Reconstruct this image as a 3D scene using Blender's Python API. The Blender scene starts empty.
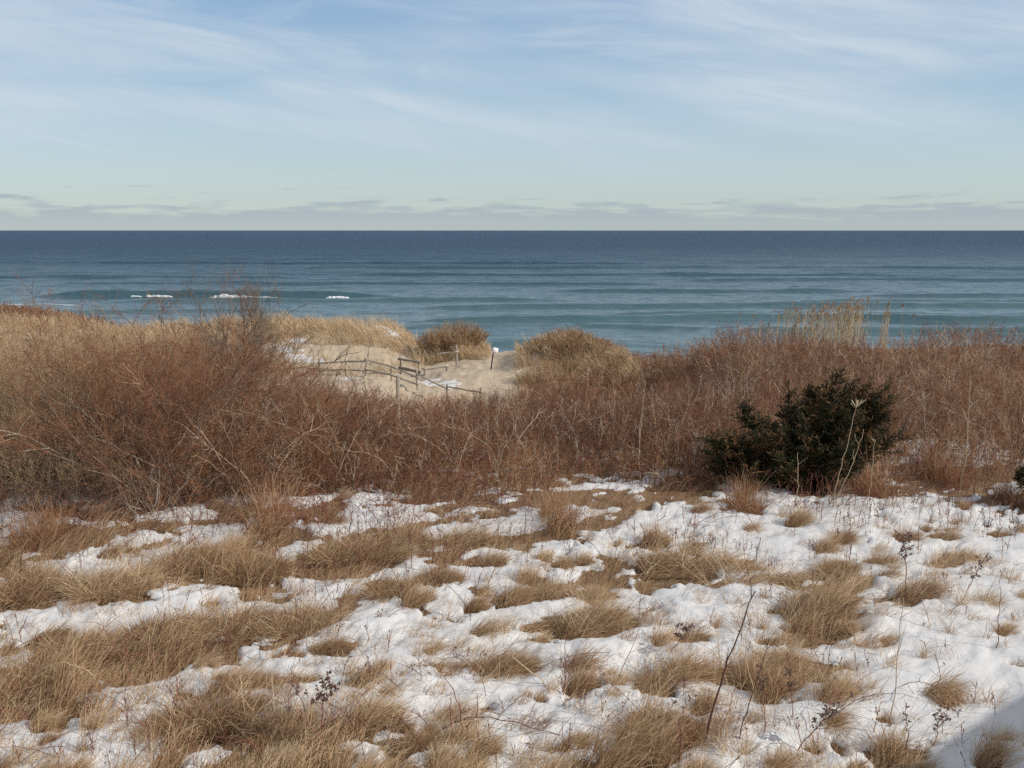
import bpy, math
import numpy as np
from mathutils import Vector

R = math.radians
scene = bpy.context.scene
col = scene.collection
rng = np.random.default_rng(11)

# ------------------------------------------------------------------ camera
PITCH = R(8.75)
FPX = 1000.0
CAMZ = 4.5
cd = bpy.data.cameras.new('camera')
cam = bpy.data.objects.new('camera', cd)
col.objects.link(cam)
cam.location = (0, 0, CAMZ)
cam.rotation_euler = (R(90) - PITCH, 0, 0)
cd.sensor_width = 36
cd.lens = 36 * FPX / 1024
cd.clip_start = 0.05
cd.clip_end = 60000
scene.camera = cam

# ------------------------------------------------------------------ sun and sky
SUN_EL = R(33)
SUN_AZ = math.atan2(0.95, -0.30)          # clockwise from +Y
sdir = Vector((math.sin(SUN_AZ) * math.cos(SUN_EL), math.cos(SUN_AZ) * math.cos(SUN_EL), math.sin(SUN_EL)))
sl = bpy.data.lights.new('sun', 'SUN')
sl.energy = 3.7
sl.angle = R(0.53)
sl.color = (1.0, 0.94, 0.85)
so = bpy.data.objects.new('sun', sl)
col.objects.link(so)
so.rotation_euler = sdir.to_track_quat('Z', 'Y').to_euler()
so.location = (40, -20, 40)

world = bpy.data.worlds.new('World')
scene.world = world
world.use_nodes = True
scene.view_settings.view_transform = 'Standard'
scene.view_settings.look = 'None'
scene.view_settings.exposure = 0.14
scene.view_settings.gamma = 1.0
scene.cycles.use_denoising = False
scene.cycles.sample_clamp_direct = 2.0
scene.cycles.sample_clamp_indirect = 2.0
SKY_STRENGTH = 0.09


CIR1 = (3.1, 1.35)


class NT:
    """small helper for node trees"""
    def __init__(s, tree):
        s.t = tree

    def n(s, typ, **kw):
        nd = s.t.nodes.new(typ)
        for k, v in kw.items():
            setattr(nd, k, v)
        return nd

    def put(s, sock, v):
        if v is None:
            return
        if isinstance(v, bpy.types.NodeSocket):
            s.t.links.new(v, sock)
        else:
            if sock.type == 'RGBA' and len(v) == 3:
                v = (*v, 1)
            sock.default_value = v

    def math(s, op, a, b=None, c=None, clamp=False):
        nd = s.n('ShaderNodeMath', operation=op, use_clamp=clamp)
        for i, v in enumerate((a, b, c)):
            s.put(nd.inputs[i], v)
        return nd.outputs[0]

    def vmath(s, op, a, b=None):
        nd = s.n('ShaderNodeVectorMath', operation=op)
        s.put(nd.inputs[0], a)
        if b is not None:
            s.put(nd.inputs[1], b)
        return nd.outputs[0]

    def mix(s, f, a, b):
        nd = s.n('ShaderNodeMix', data_type='RGBA')
        s.put(nd.inputs[0], f)
        s.put(nd.inputs[6], a)
        s.put(nd.inputs[7], b)
        return nd.outputs[2]

    def noise(s, vec, scale, detail=4, rough=0.5, dist=0.0):
        nd = s.n('ShaderNodeTexNoise')
        s.put(nd.inputs['Vector'], vec)
        nd.inputs['Scale'].default_value = scale
        nd.inputs['Detail'].default_value = detail
        nd.inputs['Roughness'].default_value = rough
        nd.inputs['Distortion'].default_value = dist
        return nd.outputs['Fac']

    def ramp(s, f, stops, interp='LINEAR'):
        nd = s.n('ShaderNodeValToRGB')
        cr = nd.color_ramp
        cr.interpolation = interp
        while len(cr.elements) < len(stops):
            cr.elements.new(0.5)
        for e, (p, c) in zip(cr.elements, stops):
            e.position = p
            e.color = (*c, 1) if len(c) == 3 else c
        s.put(nd.inputs[0], f)
        return nd.outputs[0]

    def sstep(s, x, a, b):
        nd = s.n('ShaderNodeMapRange', interpolation_type='SMOOTHSTEP')
        s.put(nd.inputs[0], x)
        nd.inputs[1].default_value = a
        nd.inputs[2].default_value = b
        return nd.outputs[0]


def build_world():
    t = NT(world.node_tree)
    world.node_tree.nodes.clear()
    out = t.n('ShaderNodeOutputWorld')
    bg = t.n('ShaderNodeBackground')
    bg.inputs['Strength'].default_value = SKY_STRENGTH
    sky = t.n('ShaderNodeTexSky', sky_type='NISHITA')
    sky.sun_disc = False
    sky.sun_elevation = SUN_EL
    sky.sun_rotation = SUN_AZ
    sky.air_density = 1.0
    sky.dust_density = 0.35
    sky.ozone_density = 1.6
    tc = t.n('ShaderNodeTexCoord').outputs['Generated']
    sep = t.n('ShaderNodeSeparateXYZ')
    t.put(sep.inputs[0], tc)
    dx, dy, dz = sep.outputs
    # high cirrus: a flat layer seen in perspective
    cmb = t.n('ShaderNodeCombineXYZ')
    t.put(cmb.inputs[0], t.math('ARCTAN2', dx, dy))
    t.put(cmb.inputs[1], t.math('ADD', dz, t.math('MULTIPLY', t.math('MULTIPLY', dz, dz), -0.4)))

    def sheet(rot, scale, loc, detail, rough, dist):
        ro = t.n('ShaderNodeMapping')
        t.put(ro.inputs[0], cmb.outputs[0])
        ro.inputs['Rotation'].default_value = (0, 0, R(rot))
        mp = t.n('ShaderNodeMapping')
        t.put(mp.inputs[0], ro.outputs[0])
        mp.inputs['Scale'].default_value = (*scale, 1)
        mp.inputs['Location'].default_value = (*loc, 0)
        return t.noise(mp.outputs[0], 1.0, detail, rough, dist)
    n1 = sheet(7.5, (2.0, 13.0), CIR1, 3, 0.5, 0.35)            # broad bands
    n2 = sheet(9.5, (5.0, 46.0), (7.3, 2.2), 7, 0.62, 0.8)      # fibres within them
    n3 = sheet(4.0, (2.6, 20.0), (1.4, 5.5), 6, 0.58, 0.6)      # a second family
    n4 = sheet(-13.0, (4.0, 26.0), (4.4, 1.5), 6, 0.6, 0.5)     # a few crossing plumes
    c1 = t.sstep(n1, 0.34, 0.64)
    c2 = t.math('MULTIPLY_ADD', t.sstep(n2, 0.26, 0.74), 0.62, 0.38)
    c3 = t.math('MULTIPLY', t.sstep(n3, 0.44, 0.72), 0.75)
    c4 = t.math('MULTIPLY', t.sstep(n4, 0.55, 0.76), 0.5)
    cir = t.math('MAXIMUM', t.math('MAXIMUM', t.math('MULTIPLY', c1, c2), c3), c4)
    cir = t.math('MULTIPLY', cir, t.sstep(dz, 0.035, 0.11), clamp=True)
    over = t.sstep(dz, 0.26, 0.60)                    # unseen overhead cirrus, added thicker and whiter to lift light in the shade
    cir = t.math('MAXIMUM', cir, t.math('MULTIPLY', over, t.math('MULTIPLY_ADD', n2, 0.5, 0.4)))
    # thin veil low down
    # distant bank of low cloud over the horizon
    mp3 = t.n('ShaderNodeMapping')
    t.put(mp3.inputs[0], tc)
    mp3.inputs['Scale'].default_value = (17, 17, 150)
    b1 = t.noise(mp3.outputs[0], 1.0, 5, 0.6, 0.15)
    mp4 = t.n('ShaderNodeMapping')
    t.put(mp4.inputs[0], tc)
    mp4.inputs['Scale'].default_value = (5, 5, 1)
    top = t.noise(mp4.outputs[0], 1.0, 3, 0.5)
    lvl = t.math('MULTIPLY_ADD', t.math('SUBTRACT', top, 0.5), 0.030, 0.0255)     # height of the bank top
    hgt = t.math('SUBTRACT', lvl, dz)                                      # >0 inside
    band = t.sstep(t.math('ADD', hgt, t.math('MULTIPLY', t.math('SUBTRACT', b1, 0.5), 0.060)), -0.003, 0.010)
    band = t.math('MULTIPLY', band, t.math('MULTIPLY_ADD', t.sstep(dz, 0.0, 0.02), 0.34, 0.52))
    # a few scattered small puffs above the bank
    mp5 = t.n('ShaderNodeMapping')
    t.put(mp5.inputs[0], tc)
    mp5.inputs['Scale'].default_value = (26, 26, 210)
    p1 = t.noise(mp5.outputs[0], 1.0, 3, 0.5)
    puff = t.math('MULTIPLY', t.sstep(p1, 0.63, 0.72), t.math('MULTIPLY', t.sstep(dz, 0.022, 0.028), t.sstep(dz, 0.046, 0.036)))
    puff = t.math('MULTIPLY', puff, 0.45)
    S = 1.0 / SKY_STRENGTH
    base = sky.outputs[0]
    # horizon veil: pale, slightly green-white
    veil = t.math('MULTIPLY', t.sstep(dz, 0.75, 0.25), 0.75)
    vc = t.ramp(dz, [(0.0, (0.46, 0.54, 0.54)), (0.05, (0.46, 0.58, 0.61)), (0.11, (0.38, 0.53, 0.66)), (0.24, (0.25, 0.40, 0.62)), (0.6, (0.21, 0.35, 0.60))])
    c = t.mix(veil, base, t.vmath('MULTIPLY', vc, (S, S, S)))
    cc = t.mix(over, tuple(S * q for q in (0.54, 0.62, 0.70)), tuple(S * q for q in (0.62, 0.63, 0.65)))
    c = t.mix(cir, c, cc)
    c = t.mix(band, c, tuple(S * q for q in (0.36, 0.42, 0.46)))
    c = t.mix(puff, c, tuple(S * q for q in (0.36, 0.42, 0.48)))
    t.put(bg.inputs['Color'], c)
    t.t.links.new(bg.outputs[0], out.inputs[0])


build_world()


# ------------------------------------------------------------------ numpy noise and terrain
def _hash(ix, iy, seed):
    h = (ix.astype(np.int64) * 374761393 + iy.astype(np.int64) * 668265263 + seed * 982451653) & 0xFFFFFFFF
    h = ((h ^ (h >> 13)) * 1274126177) & 0xFFFFFFFF
    h = h ^ (h >> 16)
    return (h & 0xFFFFFF) / float(0xFFFFFF)


def vnoise(x, y, seed=0):
    x = np.asarray(x, float)
    y = np.asarray(y, float)
    ix = np.floor(x)
    iy = np.floor(y)
    fx = x - ix
    fy = y - iy
    fx = fx * fx * fx * (fx * (fx * 6 - 15) + 10)
    fy = fy * fy * fy * (fy * (fy * 6 - 15) + 10)
    a = _hash(ix, iy, seed)
    b = _hash(ix + 1, iy, seed)
    c = _hash(ix, iy + 1, seed)
    d = _hash(ix + 1, iy + 1, seed)
    return (a + (b - a) * fx) * (1 - fy) + (c + (d - c) * fx) * fy     # 0..1


def fbm(x, y, seed=0, octv=4, gain=0.5):
    s = 0
    a = 1
    tot = 0
    for o in range(octv):
        s = s + a * vnoise(x * 2 ** o + 13.7 * o, y * 2 ** o - 7.1 * o, seed + o)
        tot += a
        a *= gain
    return s / tot                                                     # 0..1


def ss(x, a, b):
    t = np.clip((np.asarray(x, float) - a) / (b - a), 0, 1)
    return t * t * (3 - 2 * t)


def H0(x, y):
    """the land without its snow"""
    x = np.asarray(x, float)
    y = np.asarray(y, float)
    # central hollow with the sandy path, right-hand rise, left-hand dune ridge
    bc = np.interp(y, [-20, 16, 20, 25, 30, 38, 46, 58, 62, 70, 80, 100, 140], [0, 0, -.1, -.75, -1.55, -2.75, -3.15, -3.05, -3.3, -4.8, -6.3, -7.3, -9])
    br = np.interp(y, [-20, 17, 25, 35, 44, 49, 55, 64, 75, 100, 140], [0, 0, -.25, -.6, -.95, -1.15, -2.3, -4.8, -6.4, -7.4, -9])
    bl = np.interp(y, [-20, 16, 24, 34, 46, 54, 60, 64, 70, 80, 100, 140], [0, 0, -.5, -1.6, -2.7, -2.95, -1.75, -1.55, -3.3, -6.0, -7.2, -9])
    wr = ss(x, 0.125 * y + 1.0, 0.20 * y + 1.0) * ss(y, 16, 24)
    wl = ss(x, -4.2, -8.5) * ss(y, 20, 40)
    h = bc * (1 - wr) + br * wr
    h = h * (1 - wl) + bl * wl

    def bump(cx, cy, sx, sy, a):
        return a * np.exp(-((x - cx) / sx) ** 2 - ((y - cy) / sy) ** 2)
    h = h + bump(-3.35, 59.5, 1.9, 2.2, .95)       # shrub-covered mound left of the gap
    h = h + bump(3.6, 56, 2.7, 4.5, 1.0)           # brushy mound right of the gap
    h = h + bump(1.0, 54.5, 1.3, 2.6, .45)
    h = h + 3.7 * np.exp(-((x + 56) / 17) ** 4 - ((y - 97) / 9) ** 2)              # next dune along the coast
    h = h + bump(-18, 62, 4, 3, .0) - bump(-30, 62, 9, 5, .35) + bump(-13.5, 62, 2.5, 2.5, .2)
    far = ss(y, 18, 40)
    h = h + (fbm(x * .13, y * .13, 5, 3) - .5) * (.25 + .75 * far)
    h = h + (fbm(x * .6, y * .6, 9, 3) - .5) * (.10 + .22 * far)
    return h


def project(x, y, z):
    dz = z - CAMZ
    f = y * math.cos(PITCH) - dz * math.sin(PITCH)
    u = y * math.sin(PITCH) + dz * math.cos(PITCH)
    f = np.maximum(f, .3)
    return 512 + FPX * x / f, 384 - FPX * u / f


def at(px, py, z=0.0):
    """where the sight line through a pixel of the photograph meets the yard"""
    dx = (px - 512) / FPX
    dy = (384 - py) / FPX
    d = np.array([dx, math.cos(PITCH) + dy * math.sin(PITCH), -math.sin(PITCH) + dy * math.cos(PITCH)])
    k = (z - CAMZ) / d[2]
    return d[0] * k, d[1] * k


def atd(px, d):
    """x of a point at distance d along the view"""
    return (px - 512) / FPX * (d * math.cos(PITCH) + 4.5 * math.sin(PITCH))


# share of the yard under snow, surveyed from the photograph
CPX = np.array([0, 128, 256, 384, 512, 640, 768, 896, 1024.])
CPY = np.array([470, 490, 520, 550, 580, 620, 660, 700, 740, 768.])
COV = np.array([
    [.20, .30, .25, .30, .30, .38, .34, .40, .50],
    [.42, .52, .56, .66, .62, .64, .52, .60, .68],
    [.62, .72, .70, .78, .74, .80, .80, .82, .86],
    [.56, .58, .60, .66, .68, .84, .86, .86, .90],
    [.62, .62, .58, .66, .78, .80, .80, .82, .90],
    [.80, .66, .60, .74, .82, .80, .80, .82, .93],
    [.64, .58, .66, .86, .82, .86, .86, .88, .97],
    [.72, .78, .70, .88, .78, .76, .80, .94, 1.0],
    [.90, .76, .56, .84, .84, .74, .90, .98, 1.0],
    [.92, .82, .52, .70, .84, .60, .86, .96, 1.0]])


def coverage(x, y):
    px, py = project(x, y, 0.0)
    fx = np.interp(px, CPX, np.arange(9.))
    fy = np.interp(py, CPY, np.arange(10.))
    i = np.minimum(fx.astype(int), 7)
    j = np.minimum(fy.astype(int), 8)
    fx = fx - i
    fy = fy - j
    return (COV[j, i] * (1 - fx) + COV[j, i + 1] * fx) * (1 - fy) + (COV[j + 1, i] * (1 - fx) + COV[j + 1, i + 1] * fx) * fy


# (px, py, width px, heading of the blades deg, form, label)   form: 0 combed flat, 1 upright, 2 small, 3 tall sparse, 4 long streak
TUS = [
    (222, 752, 150, 200, 1, 'biggest shaggy straw tussock, at the bottom edge beside the brown seed-headed weed'),
    (165, 748, 90, 150, 1, 'dark-sided tussock joined to the left flank of the biggest bottom tussock'),
    (282, 760, 90, 320, 1, 'tussock at the bottom edge directly below the brown seed-headed weed'),
    (28, 706, 120, 215, 1, 'broad dense tussock cut off by the left edge, in the lower corner'),
    (88, 668, 105, 205, 1, 'tawny tussock above the flat snow slab at lower left'),
    (162, 652, 110, 20, 1, 'tall tangled tussock behind the lumpy snow slab at lower left'),
    (232, 650, 115, 215, 1, 'wide tussock right above two rounded snow lumps at lower left'),
    (300, 648, 105, 30, 1, 'dense slanting tussock whose right end meets open snow left of centre'),
    (335, 668, 60, 215, 0, 'drooping tussock hanging over the snow below the dense slanting one'),
    (262, 700, 62, 205, 0, 'small bent tussock just left of a bright snow lump'),
    (303, 698, 44, 40, 2, 'small tuft just right of a bright snow lump at lower left'),
    (28, 612, 110, 190, 1, 'straw tussock at the left edge above a tongue of snow'),
    (112, 612, 110, 25, 1, 'straw tussock crossed by red bramble canes, left of the diagonal snow streak'),
    (192, 585, 105, 200, 1, 'tussock at the head of the diagonal snow streak on the left'),
    (255, 590, 95, 20, 1, 'bushy tussock between the diagonal snow streak and a white snow knob'),
    (345, 574, 95, 30, 1, 'thick tussock behind the white snow knob left of centre'),
    (392, 606, 72, 250, 1, 'rounded tussock bulging downhill at the left end of open central snow'),
    (437, 594, 62, 285, 1, 'rounded tussock next right of the one bulging at open central snow'),
    (400, 560, 80, 200, 1, 'low wide tussock in the grass band left of centre'),
    (470, 556, 70, 20, 2, 'low pale tuft in front of the central thicket edge'),
    (490, 574, 52, 35, 2, 'small fuzzy tussock alone in the snow near the centre'),
    (520, 612, 62, 235, 0, 'tussock with a round snowball lying on its right side'),
    (556, 606, 52, 25, 0, 'narrow tussock just right of the round snowball'),
    (592, 608, 58, 200, 0, 'dark matted tussock at the top of the big swirling one'),
    (602, 644, 108, 330, 0, 'big swirling combed tussock near the centre, snow in its middle'),
    (560, 640, 80, 200, 4, 'trailing left tail of grass below the big swirling tussock'),
    (668, 578, 72, 205, 0, 'tussock under the bent white straw right of centre'),
    (692, 560, 40, 60, 1, 'upright pale tuft beside the bent white straw'),
    (700, 588, 120, 195, 4, 'long flat grass streak below the bent white straw tussock'),
    (750, 590, 70, 45, 0, 'dark tussock right of the long flat grass streak'),
    (768, 606, 120, 200, 4, 'long combed grass streak ending under a snow rim, right of centre'),
    (838, 590, 66, 60, 1, 'pale upright tussock below the cedar bush, in open snow'),
    (822, 632, 112, 205, 0, 'large combed brown tussock curling down to the snow, right half'),
    (852, 608, 90, 190, 4, 'thin grass streak running right from the large combed brown tussock'),
    (882, 578, 50, 40, 2, 'fan-shaped pale tuft left of the humped grass roll'),
    (952, 582, 92, 200, 4, 'humped roll of grass capped with snow, at right'),
    (925, 616, 84, 210, 0, 'bushy tussock beside the dark seed-headed stalk at right'),
    (905, 552, 50, 200, 2, 'little tuft in the upper snow, left one of two at right'),
    (945, 550, 44, 200, 2, 'little tuft in the upper snow, right one of two at right'),
    (1000, 545, 34, 200, 2, 'tiny brown tuft in snow by the dark evergreen at the right edge'),
    (512, 694, 110, 250, 0, 'large dark combed tussock in lower middle, pale broken straw across its right side'),
    (440, 690, 80, 215, 4, 'slanting grass streak left of the large dark combed tussock'),
    (430, 668, 52, 40, 0, 'small fanned tussock uphill of the slanting grass streak'),
    (390, 714, 48, 340, 2, 'small round dome of grass alone in smooth snow'),
    (458, 742, 84, 215, 0, 'tussock behind three short red stems at the bottom middle'),
    (424, 766, 70, 215, 0, 'tussock cut off by the bottom edge under three short red stems'),
    (690, 704, 108, 210, 0, 'wide straw tussock behind the long dark bare cane'),
    (650, 706, 66, 160, 0, 'left shoulder tussock beside the wide straw one behind the cane'),
    (782, 688, 96, 195, 0, 'dark brown combed tussock right of the long dark bare cane'),
    (818, 694, 40, 330, 2, 'little tuft at the right foot of the dark brown combed tussock'),
    (692, 652, 58, 200, 4, 'small slanted tuft behind the purple-brown seed heads'),
    (655, 764, 112, 30, 1, 'shaggy tussock cut off by the bottom edge around the long dark cane'),
    (712, 766, 80, 40, 3, 'loose spray of long straws right of the long dark cane foot'),
    (636, 664, 30, 200, 2, 'tiny tuft at the right end of the big swirling tussock'),
    (880, 664, 72, 200, 4, 'thin pale tuft pierced by a tall straw in the right snowfield'),
    (850, 686, 42, 200, 2, 'low reddish tuft in the right snowfield below the thin pale one'),
    (886, 742, 44, 120, 2, 'brown crumpled tuft at the foot of the tallest straw'),
    (972, 650, 26, 200, 2, 'tiny oval tuft alone in smooth snow at far right'),
    (1018, 680, 32, 200, 2, 'tiny tuft on the right edge, just above the house shadow'),
    (985, 622, 52, 170, 2, 'dark curled clump of dead grass near the right edge'),
    (558, 540, 84, 90, 3, 'tall orange-brown bunchgrass standing at the edge of the central thicket'),
    (745, 522, 70, 90, 3, 'tall brown bunchgrass at the left foot of the cedar bush'),
    (870, 506, 90, 90, 3, 'wide brown bunchgrass at the right foot of the cedar bush'),
    (944, 492, 80, 90, 3, 'brown bunchgrass in front of the red thicket at right'),
    (1010, 512, 60, 90, 3, 'straw-coloured bunchgrass around the evergreen at the right edge'),
    (1006, 762, 46, 60, 2, 'dark brown tuft in the house shadow at the bottom right corner'),
    (270, 545, 90, 90, 3, 'sparse upright bunchgrass in front of the big bare shrub, to its right'),
    (40, 560, 90, 90, 3, 'sparse bunchgrass at the left edge in front of the brush'),
]
TUS = [(a, b, c, h if f == 3 else 28 + ((i * 37) % 41 - 20), f, l) for i, (a, b, c, h, f, l) in enumerate(TUS)]
TXY = np.array([at(p[0], p[1] - .12 * p[2]) for p in TUS])
TW = np.array([p[2] / FPX * (at(p[0], p[1])[1] + .7) for p in TUS])        # metres wide


def snow_mask(x, y):
    """>0 where snow lies in the yard"""
    c = coverage(x, y)
    a = (x * .8 + y * .6)
    b = (-x * .6 + y * .8)
    wx = fbm(x * .9, y * .9, 31, 3) - .5
    n = fbm((a + wx * 1.2) * .55, (b + wx * 1.2) * 1.35, 21, 5, .55)
    n = (n - .5) * 2.9
    m = n + (c - .5) * 2.3
    return m


_g = np.random.default_rng(321)
EX_Y = 1 / (1 / 16.3 + _g.random(420) * (1 / 7.3 - 1 / 16.3))
EX_X = (_g.random(420) * 2 - 1) * .60 * (EX_Y + .8)
_k = (_g.random(420) < np.interp(coverage(EX_X, EX_Y), [.5, .65, .75, .9, .97, 1], [.08, .2, .6, .6, .2, 0])) & (
    np.min(np.hypot(EX_X[:, None] - TXY[None, :, 0], EX_Y[:, None] - TXY[None, :, 1]) - .42 * TW[None, :], axis=1) > .05)
EX_X, EX_Y = EX_X[_k], EX_Y[_k]
EX_W = _g.uniform(.16, .42, len(EX_X))


def tussock_field(x, y):
    k = np.zeros_like(np.asarray(x, float))
    for tx, ty, w in zip(EX_X, EX_Y, EX_W):
        near = (np.abs(x - tx) < w * 1.4) & (np.abs(y - ty) < w * 1.4)
        if near.any():
            p = ((x[near] - tx) * .87 + (y[near] - ty) * .5) / (.52 * w)
            q = (-(x[near] - tx) * .5 + (y[near] - ty) * .87) / (.36 * w)
            k[near] = np.maximum(k[near], 1.15 * np.exp(-(p * p + q * q)))
    for (tx, ty), w, t in zip(TXY, TW, TUS):
        near = (np.abs(x - tx) < w * 1.2) & (np.abs(y - ty) < w * 1.5)
        if not near.any():
            continue
        a = R(t[3])
        st = {0: 1.2, 1: 1.0, 2: 1.0, 3: .8, 4: 1.6}[t[4]]
        wid = {0: .62, 1: .8, 2: .7, 3: .6, 4: .5}[t[4]]
        xx = x[near] - tx
        yy = y[near] - ty
        p = (xx * math.cos(a) + yy * math.sin(a)) / (.5 * w * st * .8)
        q = (-xx * math.sin(a) + yy * math.cos(a)) / (.5 * w * wid * 1.1)
        d = p * p + q * q
        k[near] = np.maximum(k[near], np.exp(-d * 1.1))
    return k


def snow_depth(x, y):
    m = snow_mask(x, y)
    k = tussock_field(x, y) if np.ndim(x) else 0
    m = m - .95 * k
    edge = (fbm(x * 6, y * 6, 41, 4, .6) - .5) * 1.25 + (fbm(x * 2.3 + y, y * 3.1 - x * .6, 43, 3) - .5) * 1.7
    d = ss(m + edge, -.10, .42)
    thick = .055 + .07 * ss(m, 0, 1.6)
    lump = (fbm(x * 2.1, y * 2.1, 51, 3) - .5) * .10 + (fbm(x * 6.5, y * 6.5, 55, 4, .6) - .5) * .065
    calm = 1 - .72 * ss(coverage(x, y), .80, .96)
    lump = lump * calm
    near = ss(y, 24, 17)
    return d, d * (thick + lump) * (.35 + .65 * near), k


def Hn(x, y):
    """yard surface near the viewer, for things standing in it"""
    return H0(x, y)


# ------------------------------------------------------------------ mesh helpers
class Buf:
    def __init__(s):
        s.v, s.f, s.t, s.n = [], [], [], 0

    def _push(s, V, F, T):
        s.v.append(V.reshape(-1, 3))
        s.f.append(F.reshape(-1, 4) + s.n)
        s.t.append(T.reshape(-1))
        s.n += V.reshape(-1, 3).shape[0]

    def tubes(s, P, rad, tint, sides=3):
        P = np.asarray(P, float)
        if len(P) == 0:
            return
        N, K, _ = P.shape
        T = np.gradient(P, axis=1)
        T /= np.linalg.norm(T, axis=2, keepdims=True) + 1e-9
        ref = rng.normal(size=(N, 1, 3)) * [1, 1, .25]
        ref = np.broadcast_to(ref / np.linalg.norm(ref, axis=2, keepdims=True), T.shape)
        A = np.cross(T, ref)
        A /= np.linalg.norm(A, axis=2, keepdims=True) + 1e-9
        B = np.cross(T, A)
        ang = np.arange(sides) * 2 * np.pi / sides
        rad = np.broadcast_to(np.asarray(rad, float), (N, K))
        V = P[:, :, None, :] + rad[:, :, None, None] * (np.cos(ang)[None, None, :, None] * A[:, :, None, :] + np.sin(ang)[None, None, :, None] * B[:, :, None, :])
        i = np.arange(N)[:, None, None] * K * sides
        k = np.arange(K - 1)[None, :, None] * sides
        a = np.arange(sides)[None, None, :]
        b = (a + 1) % sides
        F = np.stack([i + k + a, i + k + b, i + k + sides + b, i + k + sides + a], -1)
        tt = np.asarray(tint, float)
        if tt.ndim == 1:
            tt = tt[:, None]
        tt = np.broadcast_to(tt[:, :, None] if tt.ndim == 2 else tt, (N, K, sides))
        s._push(V, F, tt)

    def ribbons(s, P, wid, tint, side=None):
        P = np.asarray(P, float)
        if len(P) == 0:
            return
        N, K, _ = P.shape
        T = np.gradient(P, axis=1)
        T /= np.linalg.norm(T, axis=2, keepdims=True) + 1e-9
        ref = rng.normal(size=(N, 1, 3))
        A = np.cross(T, np.broadcast_to(ref, T.shape))
        A /= np.linalg.norm(A, axis=2, keepdims=True) + 1e-9
        wid = np.broadcast_to(np.asarray(wid, float), (N, K))
        V = np.stack([P - A * wid[:, :, None] / 2, P + A * wid[:, :, None] / 2], 2)
        i = np.arange(N)[:, None] * K * 2
        k = np.arange(K - 1)[None, :] * 2
        F = np.stack([i + k, i + k + 1, i + k + 3, i + k + 2], -1)
        tt = np.asarray(tint, float)
        if tt.ndim == 1:
            tt = tt[:, None]
        tt = np.broadcast_to(tt[:, :, None], (N, K, 2))
        s._push(V, F, tt)

    def mesh(s, name, mat, smooth=True):
        V = np.concatenate(s.v)
        F = np.concatenate(s.f)
        return raw_mesh(name, V, F, mat, {'tint': np.concatenate(s.t)}, smooth)

    def build(s, name, mat, parent=None, smooth=True):
        return link(name, s.mesh(name, mat, smooth), parent)


def raw_mesh(name, V, F, mat, attrs=None, smooth=True):
    me = bpy.data.meshes.new(name)
    me.vertices.add(len(V))
    me.vertices.foreach_set('co', np.asarray(V, np.float32).ravel())
    n = F.shape[1]
    me.loops.add(F.size)
    me.loops.foreach_set('vertex_index', F.astype(np.int32).ravel())
    me.polygons.add(len(F))
    me.polygons.foreach_set('loop_start', np.arange(len(F), dtype=np.int32) * n)
    if smooth:
        me.polygons.foreach_set('use_smooth', np.ones(len(F), bool))
    for k, a in (attrs or {}).items():
        at_ = me.attributes.new(k, 'FLOAT', 'POINT')
        at_.data.foreach_set('value', np.asarray(a, np.float32))
    me.update(calc_edges=True)
    me.materials.append(mat)
    return me


def link(name, me, parent=None):
    o = bpy.data.objects.new(name, me)
    col.objects.link(o)
    if parent is not None:
        o.parent = parent
    return o


def empty(name, loc=(0, 0, 0), rz=0):
    o = bpy.data.objects.new(name, None)
    o.empty_display_size = .2
    o.location = loc
    o.rotation_euler = (0, 0, rz)
    col.objects.link(o)
    return o


def tag(o, label=None, cat=None, group=None, kind=None):
    if label:
        o['label'] = label
    if cat:
        o['category'] = cat
    if group:
        o['group'] = group
    if kind:
        o['kind'] = kind
    return o


# ------------------------------------------------------------------ materials
def new_mat(name):
    m = bpy.data.materials.new(name)
    m.use_nodes = True
    t = NT(m.node_tree)
    b = m.node_tree.nodes['Principled BSDF']
    return m, t, b


def mat_tint(name, stops, rough=.7, transl=0.0, spec=.25):
    """strand material: each strand carries its own tint number"""
    m, t, b = new_mat(name)
    a = t.n('ShaderNodeAttribute', attribute_name='tint').outputs['Fac']
    if name == 'dry_grass':                       # no two tussocks weather alike
        oi = t.n('ShaderNodeObjectInfo').outputs['Random']
        a = t.math('ADD', a, t.math('MULTIPLY', t.math('SUBTRACT', oi, .55), .34))
    c = t.ramp(a, stops)
    t.put(b.inputs['Base Color'], c)
    b.inputs['Roughness'].default_value = rough
    b.inputs['Specular IOR Level'].default_value = spec
    if transl:
        tr = t.n('ShaderNodeBsdfTranslucent')
        t.put(tr.inputs[0], c)
        mx = t.n('ShaderNodeMixShader')
        mx.inputs[0].default_value = transl
        out = m.node_tree.nodes['Material Output']
        t.t.links.new(b.outputs[0], mx.inputs[1])
        t.t.links.new(tr.outputs[0], mx.inputs[2])
        t.t.links.new(mx.outputs[0], out.inputs[0])
    return m


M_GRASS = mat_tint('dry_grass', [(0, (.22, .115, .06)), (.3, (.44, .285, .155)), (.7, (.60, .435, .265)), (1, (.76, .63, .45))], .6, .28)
M_BUNCH = mat_tint('orange_bunchgrass', [(0, (.20, .09, .045)), (.5, (.42, .22, .11)), (1, (.60, .43, .26))], .6, .2)
M_MARRAM = mat_tint('dune_grass', [(0, (.30, .19, .105)), (.4, (.50, .365, .22)), (.8, (.62, .48, .305)), (1, (.72, .59, .41))], .6, .28)
M_TWIG = mat_tint('red_brown_twigs', [(0, (.085, .042, .026)), (.35, (.208, .089, .047)), (.62, (.345, .178, .09)), (.82, (.45, .31, .185)), (1, (.58, .50, .40))], .6)
M_TAN = mat_tint('tan_twigs', [(0, (.14, .08, .042)), (.4, (.35, .22, .12)), (.75, (.48, .335, .195)), (1, (.62, .51, .37))], .6)
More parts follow.
